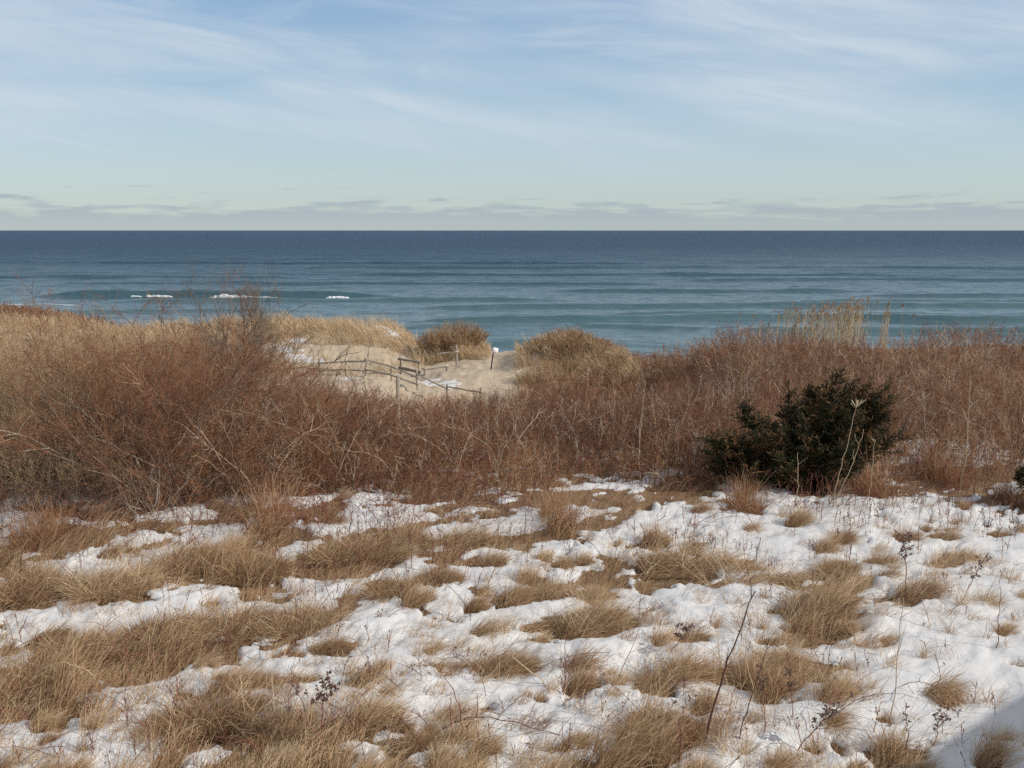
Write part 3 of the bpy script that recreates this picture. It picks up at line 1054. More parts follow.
def build_brush():
    # low red-brown thicket from the middle to the right
    x, y = scatter(15500, 15.6, 56, -.22, .75)
    xm, ym = rng.uniform(.8, 9.5, 2200), rng.uniform(41, 58, 2200)
    x, y = np.concatenate([x, xm]), np.concatenate([y, ym])
    u = x / y
    keep = y > edge_front(x)
    # nothing grows on the sandy path
    path = (x > -13 + (y - 46) * -.1) & (x < .4 - (y - 46) * .03) & (y > 42.5)
    keep &= ~path & ~((y > 59) & (u > .05)) & ~((y > 51) & (u > .17))
    keep &= ~((u < -.19) & (y > 40))
    gap = (u > .115) & (u < .17)
    x, y, u, gap = x[keep], y[keep], u[keep], gap[keep]
    h = .62 + .50 * ss(fbm(x * .28, y * .28, 151, 3), .3, .7) + .36 * ss(fbm(x * .8, y * .8, 153, 2), .25, .75) + .22 * rng.random(len(x))
    h = h * np.where(u < .15, .82, 1.0) * np.interp(y - edge_front(x), [0, .8, 2.2, 4], [.40, .72, .98, 1.0]) * np.where(gap & (y > 36), .75, 1)
    h *= np.where((u < .03) & (y > 36), .74, 1)
    h *= 1 - .30 * ss(u, .22, .26) * ss(u, .42, .38) * ss(y, 36, 41)
    md = (x > .2) & (x < 6.8) & (y > 49.5) & (rng.random(len(x)) < .75)
    brush_mass('thicket', x[~md], y[~md], h[~md], M_TWIG, 5, 2, .34, lean=.45, pale=.10, spread=.85)
    brush_mass('mound_brush', x[md], y[md], h[md] * .85, M_TAN, 5, 2, .45, lean=.45, pale=.05, spread=.85)
    # taller tan and red brush on the left
    x, y = scatter(7600, 14.6, 44, -.80, -.13)
    keep = (y > edge_front(x)) & ~((x / y > -.22) & (y > 27))
    x, y = x[keep], y[keep]
    u = x / y
    hh = np.interp(u, [-.8, -.5, -.36, -.24, -.13], [2.6, 2.7, 2.7, 2.05, 1.0]) * np.interp(y - edge_front(x), [0, .9, 2.0, 5, 28], [.35, .62, .85, 1.05, .95])
    h = hh * (.72 + .5 * fbm(x * .35, y * .35, 155, 3)) * (.8 + .3 * rng.random(len(x)))
    red = fbm(x * .16, y * .16, 157, 3) + .25 * (ss(u, -.5, -.3) - .5) > .63
    brush_mass('undergrowth', x[red], y[red], h[red], M_TWIG, 6, 2, .40, lean=.5, spread=.8, pale=.12, rad=.005)
    brush_mass('dry_undergrowth', x[~red], y[~red], h[~red], M_TAN, 6, 2, .5, lean=.5, spread=.8, pale=.12, rad=.005)
    # long stray canes lying through the brush
    n = 900
    x, y = scatter(n, 15.4, 34, -.62, .62)
    x[:220], y[:220] = scatter(220, 15.4, 19, -.5, -.16)
    k = (y > edge_front(x) + .2) & ~((np.abs(x / y + .06) < .12) & (y > 27))
    x, y = x[k], y[k]
    n = len(x)
    lf = x / y < -.15
    base = np.stack([x, y, H0(x, y) + .1], -1)
    L = np.where(lf, rng.uniform(1.2, 3.0, n), rng.uniform(.8, 1.6, n))
    P = arcs(base, rng.random(n) * 6.28, rng.uniform(.05, .7, n), rng.uniform(.4, 1.9, n), L, 10, .22)
    P[:, 1:] += np.cumsum(rng.normal(size=(n, 9, 3)) * .03, axis=1)
    B = Buf()
    t = np.where(rng.random(n) < np.where(lf, .32, .6), rng.uniform(.75, 1, n), rng.uniform(0, .22, n))
    rr = np.where(lf, .0078, .0052) * rng.uniform(.6, 1.3, n) * np.maximum(1, y / 24)
    B.tubes(P, rr[:, None] * taper(10, 1, .4)[None, :], t, 4)
    Q, pi = branch(P, 6, .35, .98, .25, .5, .2, 5, .12)
    B.tubes(Q, .6 * rr[pi][:, None] * taper(5, 1, .5)[None, :], t[pi], 3)
    tag(B.build('stray_canes', M_TWIG), kind='stuff')
    # red brush on the next dune along the coast
    n = 2800
    x = rng.uniform(-74, -40, n)
    y = 96 + rng.normal(size=n) * 4
    brush_mass('red_dune_brush', x, y, .8 + .5 * rng.random(n), M_TWIG, 4, 0, .30, .012)


build_brush()


def build_dune_grass():
    """marram on the dune ridges"""
    n = 60000
    x = np.concatenate([rng.uniform(-42, -5.0, n), rng.uniform(.3, 6.5, 9000), rng.uniform(-5.5, -1.2, 6000), rng.uniform(-48, -30, 9000)])
    y = np.concatenate([rng.uniform(50, 67, n), rng.uniform(49, 60, 9000), rng.uniform(56.5, 62, 6000), rng.uniform(86, 104, 9000)])
    dens = ss(fbm(x * .45, y * .45, 161, 3) + .35 * ss(y, 55, 59) - 1.2 * ss(y, 58.7, 57.1) * ss(x, -17, -12.5) - .15, .36, .62)
    dens = np.maximum(dens, .55 * ss(fbm(x * 1.3, y * 1.3, 169, 2), .56, .70) * (x < -5) * (y > 52))
    dens = np.where((x > 0) & (y < 70), ss(fbm(x * .6, y * .6, 163, 3), .35, .55), dens)
    dens = np.where((x > -6) & (x < -1), np.exp(-((x + 3.35) / 2.1) ** 2 - ((y - 58.4) / 2.3) ** 2) * 1.6, dens)
    dens = np.where(y > 80, .8, dens)
    dens = dens * (1 - .95 * ss(far_snow(x, y), .3, .6))
    k = rng.random(len(x)) < dens
    x, y = x[k], y[k]
    n = len(x)
    base = np.stack([x, y, H0(x, y) - .02], -1)
    cl = fbm(x * 1.1, y * 1.1, 165, 3)
    L = (.35 + .5 * rng.random(n)) * (.6 + .9 * ss(cl, .3, .7))
    P = arcs(base, 3.4 + rng.normal(size=n) * .9, np.abs(rng.normal(size=n)) * .25, np.clip(1.0 + rng.normal(size=n) * .4, .1, 2), L, 4, .1)
    tint = np.clip(rng.beta(2, 2, n) + (cl - .5) * .5, 0, 1)
    B = Buf()
    B.ribbons(P, (.02 + .012 * rng.random(n))[:, None] * taper(4, 1, .3)[None, :], tint)
    tag(B.build('dune_grass', M_MARRAM), kind='stuff')


build_dune_grass()


# ------------------------------------------------------------------ shrubs that stand out
def shrub(name, label, x, y, h, w, nst, mat_trunk, mat_crown, lean=(.1, .5), out=(.3, 1.2), kids=(9, 7, 4), rad=.020, tt=(.8, .4), K=8, cat='shrub', group=None, az0=None, azs=None, zoff=0):
    root = empty(name, (x, y, float(H0(x, y)) + zoff))
    tag(root, label, cat, group)
    n = nst
    az = rng.random(n) * 2 * np.pi if az0 is None else az0 + rng.normal(size=n) * azs
    base = np.stack([np.cos(az) * .12 * w, np.sin(az) * .12 * w, np.full(n, -.06)], -1) * rng.random((n, 1))
    S = arcs(base, az, rng.uniform(lean[0], lean[1], n), rng.uniform(out[0], out[1], n), h * rng.uniform(.75, 1.15, n), K, .38)
    S[:, 1:] += np.cumsum(rng.normal(size=(n, K - 1, 3)) * .035 * h * 8 / K, axis=1) * np.array([1, 1, .5])
    S[:, 1:, 2] = np.maximum(S[:, 1:, 2], .08)
    B = Buf()
    B.tubes(S, (rad * rng.uniform(.6, 1.2, n))[:, None] * taper(K, 1, .28, .8)[None, :], np.clip(tt[0] + .12 * rng.normal(size=n)[:, None] - np.linspace(-.1, .75, K)[None, :] * tt[0], 0, 1), 5)
    B.build('trunk', mat_trunk, root)
    C = Buf()
    Q, _ = branch(S, kids[0], .3, .99, .40, .42, .25, 6, .12)
    C.tubes(Q, (rad * .33) * taper(6, 1, .4)[None, :], np.clip(tt[1] + .12 * rng.normal(size=len(Q)), 0, 1), 4)
    Q2, _ = branch(Q, kids[1], .15, .98, .5, .5, .12, 4, .15)
    C.tubes(Q2, (rad * .17) * taper(4, 1, .5)[None, :], np.clip(tt[1] + .14 * rng.normal(size=len(Q2)), 0, 1), 3)
    if kids[2]:
        Q3, _ = branch(Q2, kids[2], .15, .98, .55, .6, .08, 3, .18)
        C.tubes(Q3, (rad * .115) * taper(3, 1, .6)[None, :], np.clip(tt[1] + .05 + .14 * rng.normal(size=len(Q3)), 0, 1), 3)
    C.build('crown', mat_crown, root)
    return root


def build_shrubs():
    global rng
    rng = np.random.default_rng(77)
    x, y = at(148, 522)
    shrub('bare_shrub', 'biggest bare shrub with forked pale stems arching up over the snow edge', x, y + .3, 3.25, 2.6, 34, M_GREY, M_TWIG,
          (.10, .95), (.5, 1.5), (11, 8, 5), .0155, (.72, .33), K=11)
    # pale forked limb lying out from its foot
    x, y = at(52, 505)
    shrub('bare_shrub', 'tan rounded bare shrub at the left edge of the brush', x, y + 1.2, 2.3, 2.0, 22, M_TAN, M_TAN, (.1, .6), (.4, 1.2), (10, 8, 4), .014, (.7, .5))
    shrub('bare_shrub', 'dark upright grey shrub whose top stands against the sea', atd(243, 21.5), 21.5, 3.15, 1.4, 20, M_GREY, M_GREY, (.02, .22), (.05, .5), (9, 8, 4), .016, (.4, .35))
    shrub('bare_shrub', 'arching reddish shrub right behind the biggest bare shrub', atd(128, 19.5), 19.5, 2.6, 2.2, 24, M_TWIG, M_TWIG, (.1, .7), (.5, 1.5), (10, 8, 4), .012, (.35, .45))
    shrub('bare_shrub', 'red-brown shrub between the biggest bare shrub and the fence', atd(318, 19.5), 19.5, 1.9, 1.8, 14, M_TWIG, M_TWIG, (.15, .7), (.5, 1.2), (10, 8, 4), .011, (.35, .42))
    # bushes on the dunes
    for px, d, h, w, lab in ((452, 59.2, 1.15, 2.1, 'rounded red-brown bush topping the mound left of the beach gap'),
                             (572, 55.5, .75, 2.6, 'low domed brush on the mound right of the beach gap')):
        root = empty('dune_bush', (atd(px, d), d, float(H0(atd(px, d), d)) - .05))
        tag(root, lab, 'bush', 'bushes on the mounds beside the beach gap')
        n = 420
        r = np.sqrt(rng.random(n)) * w * .85
        th = rng.random(n) * 6.283
        bx, by = r * np.cos(th), r * np.sin(th)
        bz = H0(bx + root.location.x, by + root.location.y) - root.location.z
        az = th
        S = arcs(np.stack([bx, by, bz], -1), az, rng.random(n) * .25 + r / w * .3, rng.random(n) * .4 + r / w * .7, h * (1.1 - .45 * (r / w) ** 2) * rng.uniform(.8, 1.15, n), 4, .15)
        B = Buf()
        tn = np.clip(.45 + .2 * rng.normal(size=n), 0, 1)
        B.tubes(S, .012 * taper(4, 1, .5)[None, :], tn)
        B.build('stems', M_TWIG, root)
        Q, pi = branch(S, 9, .2, .98, .45, .4, .4, 3)
        C = Buf()
        C.tubes(Q, .0075 * taper(3, 1, .6)[None, :], np.clip(tn[pi] + .1 * rng.normal(size=len(pi)), 0, 1))
        C.build('crown', M_TAN, root)


build_shrubs()


# ------------------------------------------------------------------ cedars
def cedar(label, x, y, lobes, nb, trunk_h, seed, sprays=46):
    """lobes: (cx, cy, cz, rx, ry, rz) of the crown round the foot"""
    global rng
    rng = np.random.default_rng(seed)
    root = empty('cedar_bush', (x, y, float(H0(x, y))))
    tag(root, label, 'evergreen bush', 'dark cedar bushes at the thicket edge')
    ends = []
    for (cx, cy, cz, rx, ry, rz), k in zip(lobes, nb):
        d = rng.normal(size=(k, 3))
        d /= np.linalg.norm(d, axis=1, keepdims=True)
        rr = rng.uniform(.35, 1.22, (k, 1)) ** .8
        ends.append(np.array([cx, cy, cz]) + d * rr * [rx, ry, rz])
    E = np.concatenate(ends)
    E = E[E[:, 2] > .12]
    n = len(E)
    K = 7
    t = np.linspace(0, 1, K)
    start = np.stack([E[:, 0] * .12, E[:, 1] * .12, np.clip(E[:, 2] * .35, .05, trunk_h)], -1)
    mid = start * .35 + E * .65 - np.array([0, 0, .16])
    P = (1 - t)[None, :, None] ** 2 * start[:, None] + 2 * ((1 - t) * t)[None, :, None] * mid[:, None] + (t ** 2)[None, :, None] * E[:, None]
    P[:, 1:-1] += rng.normal(size=(n, K - 2, 3)) * .03
    T = Buf()
    st = np.stack([np.interp(np.linspace(0, 1, 5), [0, 1], [0, .12]) + .03 * rng.normal(size=5), .02 * rng.normal(size=5), np.linspace(-.1, trunk_h + .25, 5)], -1)[None]
    T.tubes(st, .09 * taper(5, 1, .5)[None, :], np.array([.3]), 8)
    T.tubes(P, .020 * taper(K, 1, .25)[None, :], .15 + .3 * rng.random(n), 4)
    T.build('trunk', M_GREY, root)
    # sprays of scale leaves
    Q, pi = branch(P, sprays, .30, 1.0, .30, .55, .40, 4, .18)
    Ln = .10 + .16 * rng.random(len(Q))
    d = Q[:, -1] - Q[:, 0]
    l0 = np.linalg.norm(d, axis=1)
    Q = Q[:, :1] + (Q - Q[:, :1]) * (np.clip(l0, 0, .34) / l0)[:, None, None]
    C = Buf()
    clump = (fbm(Q[:, -1, 0] * 3, Q[:, -1, 1] * 3 + Q[:, -1, 2] * 4, seed, 3) - .5)
    tb = np.clip(.30 + clump * .9 + .16 * rng.normal(size=len(Q)), 0, .72)
    bronze = rng.random(len(Q)) < np.clip(.36 + 1.2 * clump + .18 * (Q[:, -1, 2] - 1.3), .05, .8)
    tb = np.where(bronze, .74 + .26 * rng.random(len(Q)), tb)
    C.tubes(Q, .007 * taper(4, 1, .5)[None, :], tb, 3)
    L, li = branch(Q, 11, .05, .98, .42, .75, .25, 3, .10)
    tips = np.clip(tb[li] + .07 * rng.normal(size=len(li)), 0, 1)
    C.tubes(L, .0075 * taper(3, 1, .45)[None, :], tips, 3)
    C.build('crown', M_CEDAR, root)
    return root


cx, cy = at(819, 506)
cedar('wide dark green cedar bush at the edge of the red thicket', cx, cy + 1.1,
      [(.25, 0, .90, .80, .9, .95), (.50, .1, 1.30, .50, .6, .64), (-.80, 0, .72, .75, .8, .62), (1.12, 0, 1.05, .55, .7, .72), (-1.45, .1, .68, .40, .5, .38), (0, -.3, .40, 1.45, .7, .42), (.98, .1, 1.42, .28, .4, .36)],
      [38, 25, 36, 27, 12, 40, 8], .7, 21, 42)
cx, cy = at(1052, 520)
cedar('dark evergreen mostly cut off by the right edge of the view', cx + .35, cy + .6,
      [(0, 0, .55, .65, .7, .5), (-.2, 0, .75, .5, .5, .4)], [26, 16], .4, 22, 34)
rng = np.random.default_rng(8)


# ------------------------------------------------------------------ reeds on the right-hand crest
def reed(me_stalk, me_plume, x, y, h, label, group, rz):
    o = empty('reed', (x, y, float(H0(x, y))), rz)
    o.scale = (1, 1, h)
    tag(o, label, 'reed', group)
    link('stalk', me_stalk, o)
    link('plume', me_plume, o)


def build_reeds():
    sm, pm = [], []
    for k in range(5):
        b = Buf()
        P = arcs(np.zeros((1, 3)), np.array([0.]), np.array([.01]), np.array([.06 + .12 * rng.random()]), np.array([1.0]), 6, .1)
        b.tubes(P, .012 * taper(6, 1, .6)[None, :], rng.random(1), 4)
        lv, _ = branch(P, 4, .2, .7, .20, .25, .3, 4)
        b.ribbons(lv, .022 * taper(4, 1, .2)[None, :], rng.random(len(lv)))
        sm.append(b.mesh('stalk', M_REED))
        c = Buf()
        tip = P[0, -1]
        Q = arcs(np.repeat((P[:, -1] - [0, 0, .03]), 16, 0) - np.stack([np.zeros(16), np.zeros(16), rng.random(16) * .07], -1), rng.normal(size=16) * .9, rng.random(16) * .4, .8 + rng.random(16) * .9, .09 + .06 * rng.random(16), 4, .2)
        c.tubes(Q, .010 * taper(4, 1, .5)[None, :], rng.random(16), 3)
        pm.append(c.mesh('plume', M_PLUME))
    D = 48.5
    # the stragglers that stand clear of the bed
    for px, top, lab in ((738, 312, 'lone short reed at the far left of the reed bed'), (753, 314, 'pair-spaced reed just left of the reed bed, taller of the left two'),
                         (868, 297, 'tall thin reed right after the dense bed'), (878, 299, 'tall thin reed second after the dense bed'),
                         (886, 302, 'reed with a heavy plume right of the dense bed'), (902, 304, 'isolated reed with reddish plume near the right end of the crest'),
                         (914, 314, 'short last reed at the right end of the crest')):
        x = atd(px, D)
        h = (CAMZ - (top - 230) / 1000 * D * 1.01) - float(H0(x, D))
        k = rng.integers(0, 5)
        reed(sm[k], pm[k], x, D, max(1.0, h), lab, 'reeds standing clear of the reed bed', rng.random() * 6.28)
    # the bed itself
    n = 80
    px = np.concatenate([rng.normal(812, 26, n), 750 + 106 * np.sqrt(rng.random(120)), rng.normal(842, 10, 40), rng.uniform(874, 884, 14)])
    px = px[(px > 748) & (px < 892)]
    n = len(px)
    d = D + rng.normal(size=n) * 1.3
    x = (px - 512) / FPX * (d + .6)
    top = 308 - 4 * ss(px, 800, 845) + rng.normal(size=n) * 3.6 + 17 * rng.random(n) ** 2 + 5 * ss(px, 785, 755)
    h = np.clip((CAMZ - (top - 230) / 1000 * d) - H0(x, d), .9, 3)
    B = Buf()
    P = arcs(np.stack([x, d, H0(x, d)], -1), rng.normal(size=n) * .6, np.abs(rng.normal(size=n)) * .06, np.abs(rng.normal(size=n)) * .20, h, 6, .1)
    B.tubes(P, .0125 * taper(6, 1, .6)[None, :], rng.random(n), 3)
    lv, _ = branch(P, 4, .3, .85, .14, .22, .3, 3)
    B.ribbons(lv, .018 * taper(3, 1, .3)[None, :], rng.random(len(lv)))
    pl = []
    tip = np.repeat(P[:, -1], 8, 0)
    tip = tip - np.stack([0 * tip[:, 0], 0 * tip[:, 0], rng.random(len(tip)) * .16], -1)
    Q = arcs(tip, rng.normal(size=len(tip)) * .9, rng.random(len(tip)) * .5, .7 + rng.random(len(tip)), .14 + .10 * rng.random(len(tip)), 3, .2)
    root = tag(B.build('reed_bed', M_REED), 'dense bed of pale dry reeds with brown plumes along the crest', 'reeds', kind='stuff')
    C = Buf()
    C.tubes(Q, .0075 * taper(3, 1, .5)[None, :], rng.random(len(Q)), 3)
    C.build('plumes', M_PLUME, root)


build_reeds()


# ------------------------------------------------------------------ fences and sign by the path
M_RAIL = mat_wood('weathered_rail', (.20, .17, .14), (.38, .33, .27))
M_DARKRAIL = mat_wood('dark_rail', (.13, .11, .09), (.25, .215, .175))
M_PALERAIL = mat_wood('bleached_rail', (.40, .35, .28), (.56, .50, .42))


def hewn(p0, p1, r, seed, sides=7, K=7):
    """a split log from p0 to p1: uneven section and closed ends"""
    g = np.random.default_rng(seed)
    p0 = np.array(p0, float)
    p1 = np.array(p1, float)
    ax = (p1 - p0) / np.linalg.norm(p1 - p0)
    ref = np.array([0, 0, 1.]) if abs(ax[2]) < .8 else np.array([1., 0, 0])
    a = np.cross(ax, ref)
    a /= np.linalg.norm(a)
    b = np.cross(ax, a)
    ts = np.concatenate([[0], np.linspace(0, 1, K), [1]])
    sc = np.concatenate([[.02], np.full(K, 1.0) * (1 + .10 * g.normal(size=K)), [.02]])
    sec = 1 + .22 * g.normal(size=sides)
    an = np.arange(sides) * 2 * np.pi / sides
    V = []
    for t, s in zip(ts, sc):
        c = p0 + (p1 - p0) * t + (a * g.normal() + b * g.normal()) * r * .10
        for q in range(sides):
            V.append(c + (a * np.cos(an[q]) + b * np.sin(an[q])) * r * s * sec[q])
    m = len(ts)
    i = np.arange(m - 1)[:, None] * sides
    j = np.arange(sides)[None, :]
    j2 = (j + 1) % sides
    F = np.stack([i + j, i + j2, i + sides + j2, i + sides + j], -1).reshape(-1, 4)
    return np.array(V), F


def fence(name, label, posts, rails, mats, r_post=.046, r_rail=.037):
    """posts: (px, d, height); rails: (i, j, h_i, h_j, material or None)"""
    pts = [(atd(p[0], p[1]), p[1]) for p in posts]
    cx, cy = np.mean(pts, axis=0)
    z0 = float(H0(cx, cy))
    root = empty(name, (cx, cy, z0))
    tag(root, label, 'fence', 'split rail fences beside the beach path')
    loc = np.array([cx, cy, z0])
    for i, ((x, y), p) in enumerate(zip(pts, posts)):
        if p[2] <= 0:
            continue
        z = float(H0(x, y))
        g = np.random.default_rng(i)
        V, F = hewn(np.array([x, y, z - .35]) - loc, np.array([x + .03 * g.normal(), y, z + p[2]]) - loc, r_post, 40 + i)
        link('post', raw_mesh('post', V, F, mats[0], smooth=False), root)
    for k, (i, j, hi, hj) in enumerate(rails):
        a = np.array([*pts[i], float(H0(*pts[i])) + hi]) - loc
        b = np.array([*pts[j], float(H0(*pts[j])) + hj]) - loc
        e = (b - a) / np.linalg.norm(b - a)
        V, F = hewn(a - e * .12 + [0, -.04, 0], b + e * .12 + [0, -.04, 0], r_rail, 60 + k)
        link('rail', raw_mesh('rail', V, F, mats[1], smooth=False), root)
    return root


def build_fences():
    fence('split_rail_fence', 'long grey split rail fence slanting down the dune toward the brush',
          [(318, 53.6, .75), (344, 53.0, .95), (364.5, 51.6, 1.05), (390, 49.6, .85), (416.5, 47.4, .95), (447, 44.8, .85), (480, 42.8, .8)],
          [(0, 1, .55, .80), (1, 2, .80, .85), (2, 3, .92, .80), (3, 4, .80, .62), (4, 5, .75, .62), (5, 6, .72, .6), (0, 1, .15, .35), (1, 2, .35, .35), (2, 3, .42, .36), (3, 4, .36, .25)],
          (M_RAIL, M_RAIL))
    fence('rail_fence_panel', 'short two-rail dark fence panel alone on the sand slope', [(399.5, 53.6, 1.0), (417.5, 53.2, .85)],
          [(0, 1, .80, .74), (0, 1, .32, .20)], (M_RAIL, M_DARKRAIL), .05, .062)
    fence('path_rail_fence', 'bleached rail and single post at the foot of the bushy mound', [(424, 53.0, .35), (446, 53.0, .35), (456, 55.0, 1.1), (438, 55.6, 0)],
          [(3, 2, .72, .72), (0, 1, .30, .30)], (M_RAIL, M_PALERAIL), .065, .04)
    # lone post rising from the thicket
    x, y = atd(397, 45), 45.0
    z = float(H0(x, y))
    V, F = hewn((0, 0, -.3), (.01, 0, 1.05), .065, 5)
    o = link('fence_post', raw_mesh('fence_post', V, F, M_RAIL, smooth=False))
    o.location = (x, y, z)
    tag(o, 'single grey post standing in the brush below the long fence', 'post')


build_fences()


def build_sign():
    d = 53.0
    x = atd(490, d)
    z = float(H0(x, d))
    root = empty('path_sign', (x, d, z))
    tag(root, 'small white tilted sign on a leaning dark post by the beach gap', 'sign')
    V, F = hewn((0, 0, -.3), (.20, 0, 1.12), .032, 3, 6)
    link('post', raw_mesh('post', V, F, mat_plain('dark_post', (.035, .035, .04), .6), smooth=False), root)
    # thin panel with slightly rounded corners
    n = 16
    an = np.arange(n) * 2 * np.pi / n
    sq = np.stack([np.sign(np.cos(an)) * np.abs(np.cos(an)) ** .45, np.sign(np.sin(an)) * np.abs(np.sin(an)) ** .45], -1)
    V = []
    for yy, s in ((-.045, .01), (-.045, 1), (-.030, 1), (-.030, .01)):
        for q in sq:
            V.append((q[0] * .16 * s, yy, q[1] * .145 * s))
    V = np.array(V)
    i = np.arange(3)[:, None] * n
    j = np.arange(n)[None, :]
    F = np.stack([i + j, i + (j + 1) % n, i + n + (j + 1) % n, i + n + j], -1).reshape(-1, 4)
    p = link('sign_panel', raw_mesh('sign_panel', V, F, mat_plain('sign_white', (.80, .76, .76), .5, .05), smooth=False), root)
    p.location = (.27, 0, 1.09)
    p.rotation_euler = (R(-8), R(14), R(12))


build_sign()


# ------------------------------------------------------------------ single weeds, canes and straws
def poly_weed(name, label, pts, rad, mat, cat, group=None, heads=None, twigs=0, tint=.5, head_mat=None):
    """pts: (px, py) of the foot, then (sideways, toward viewer, up) offsets in metres"""
    x, y = at(*pts[0])
    root = empty(name, (x, y, float(H0(x, y)) + .02))
    tag(root, label, cat, group)
    P = np.array([(0, 0, -.05)] + [(a, -b, c) for a, b, c in pts[1:]], float)
    m = 14
    tt = np.linspace(0, len(P) - 1, m)
    Q = np.stack([np.interp(tt, np.arange(len(P)), P[:, k]) for k in range(3)], -1)
    for _ in range(3):
        Q[1:-1] = .25 * Q[:-2] + .5 * Q[1:-1] + .25 * Q[2:]
    Q[1:-1] += rng.normal(size=(m - 2, 3)) * .008
    B = Buf()
    B.tubes(Q[None], rad * taper(m, 1, .45)[None, :], np.array([tint]), 6)
    if twigs:
        W, _ = branch(Q[None], twigs, .35, .98, .22, .5, .3, 5, .1)
        B.tubes(W, rad * .5 * taper(5, 1, .5)[None, :], np.clip(tint + .2 * rng.normal(size=len(W)), 0, 1), 4)
    B.build('stem', mat, root)
    if heads:
        k, spread, size, lo = heads
        C = Buf()
        t = rng.uniform(lo, 1.0, k)
        p, tg = interp_poly(Q[None], t[None, :])
        p = p[0]
        st = arcs(p, rng.random(k) * 6.28, rng.uniform(.2, 1.0, k), rng.uniform(.6, 1.6, k), spread * rng.uniform(.4, 1.1, k), 4, .2)
        C.tubes(st, rad * .35 + 0 * taper(4)[None, :], .4 + .2 * rng.random(k), 3)
        # lumpy little flower heads
        c = np.repeat(st[:, -1], 7, 0) + rng.normal(size=(k * 7, 3)) * size * .5
        bl = arcs(c, rng.random(len(c)) * 6.28, rng.random(len(c)) * 1.5, rng.random(len(c)) * 2.5, size * rng.uniform(.7, 1.5, len(c)), 4)
        C.tubes(bl, size * .38 * np.array([.5, 1, .9, .2])[None, :], rng.random(len(c)), 5)
        C.build('seed_head', head_mat or M_SEED, root)
    return root


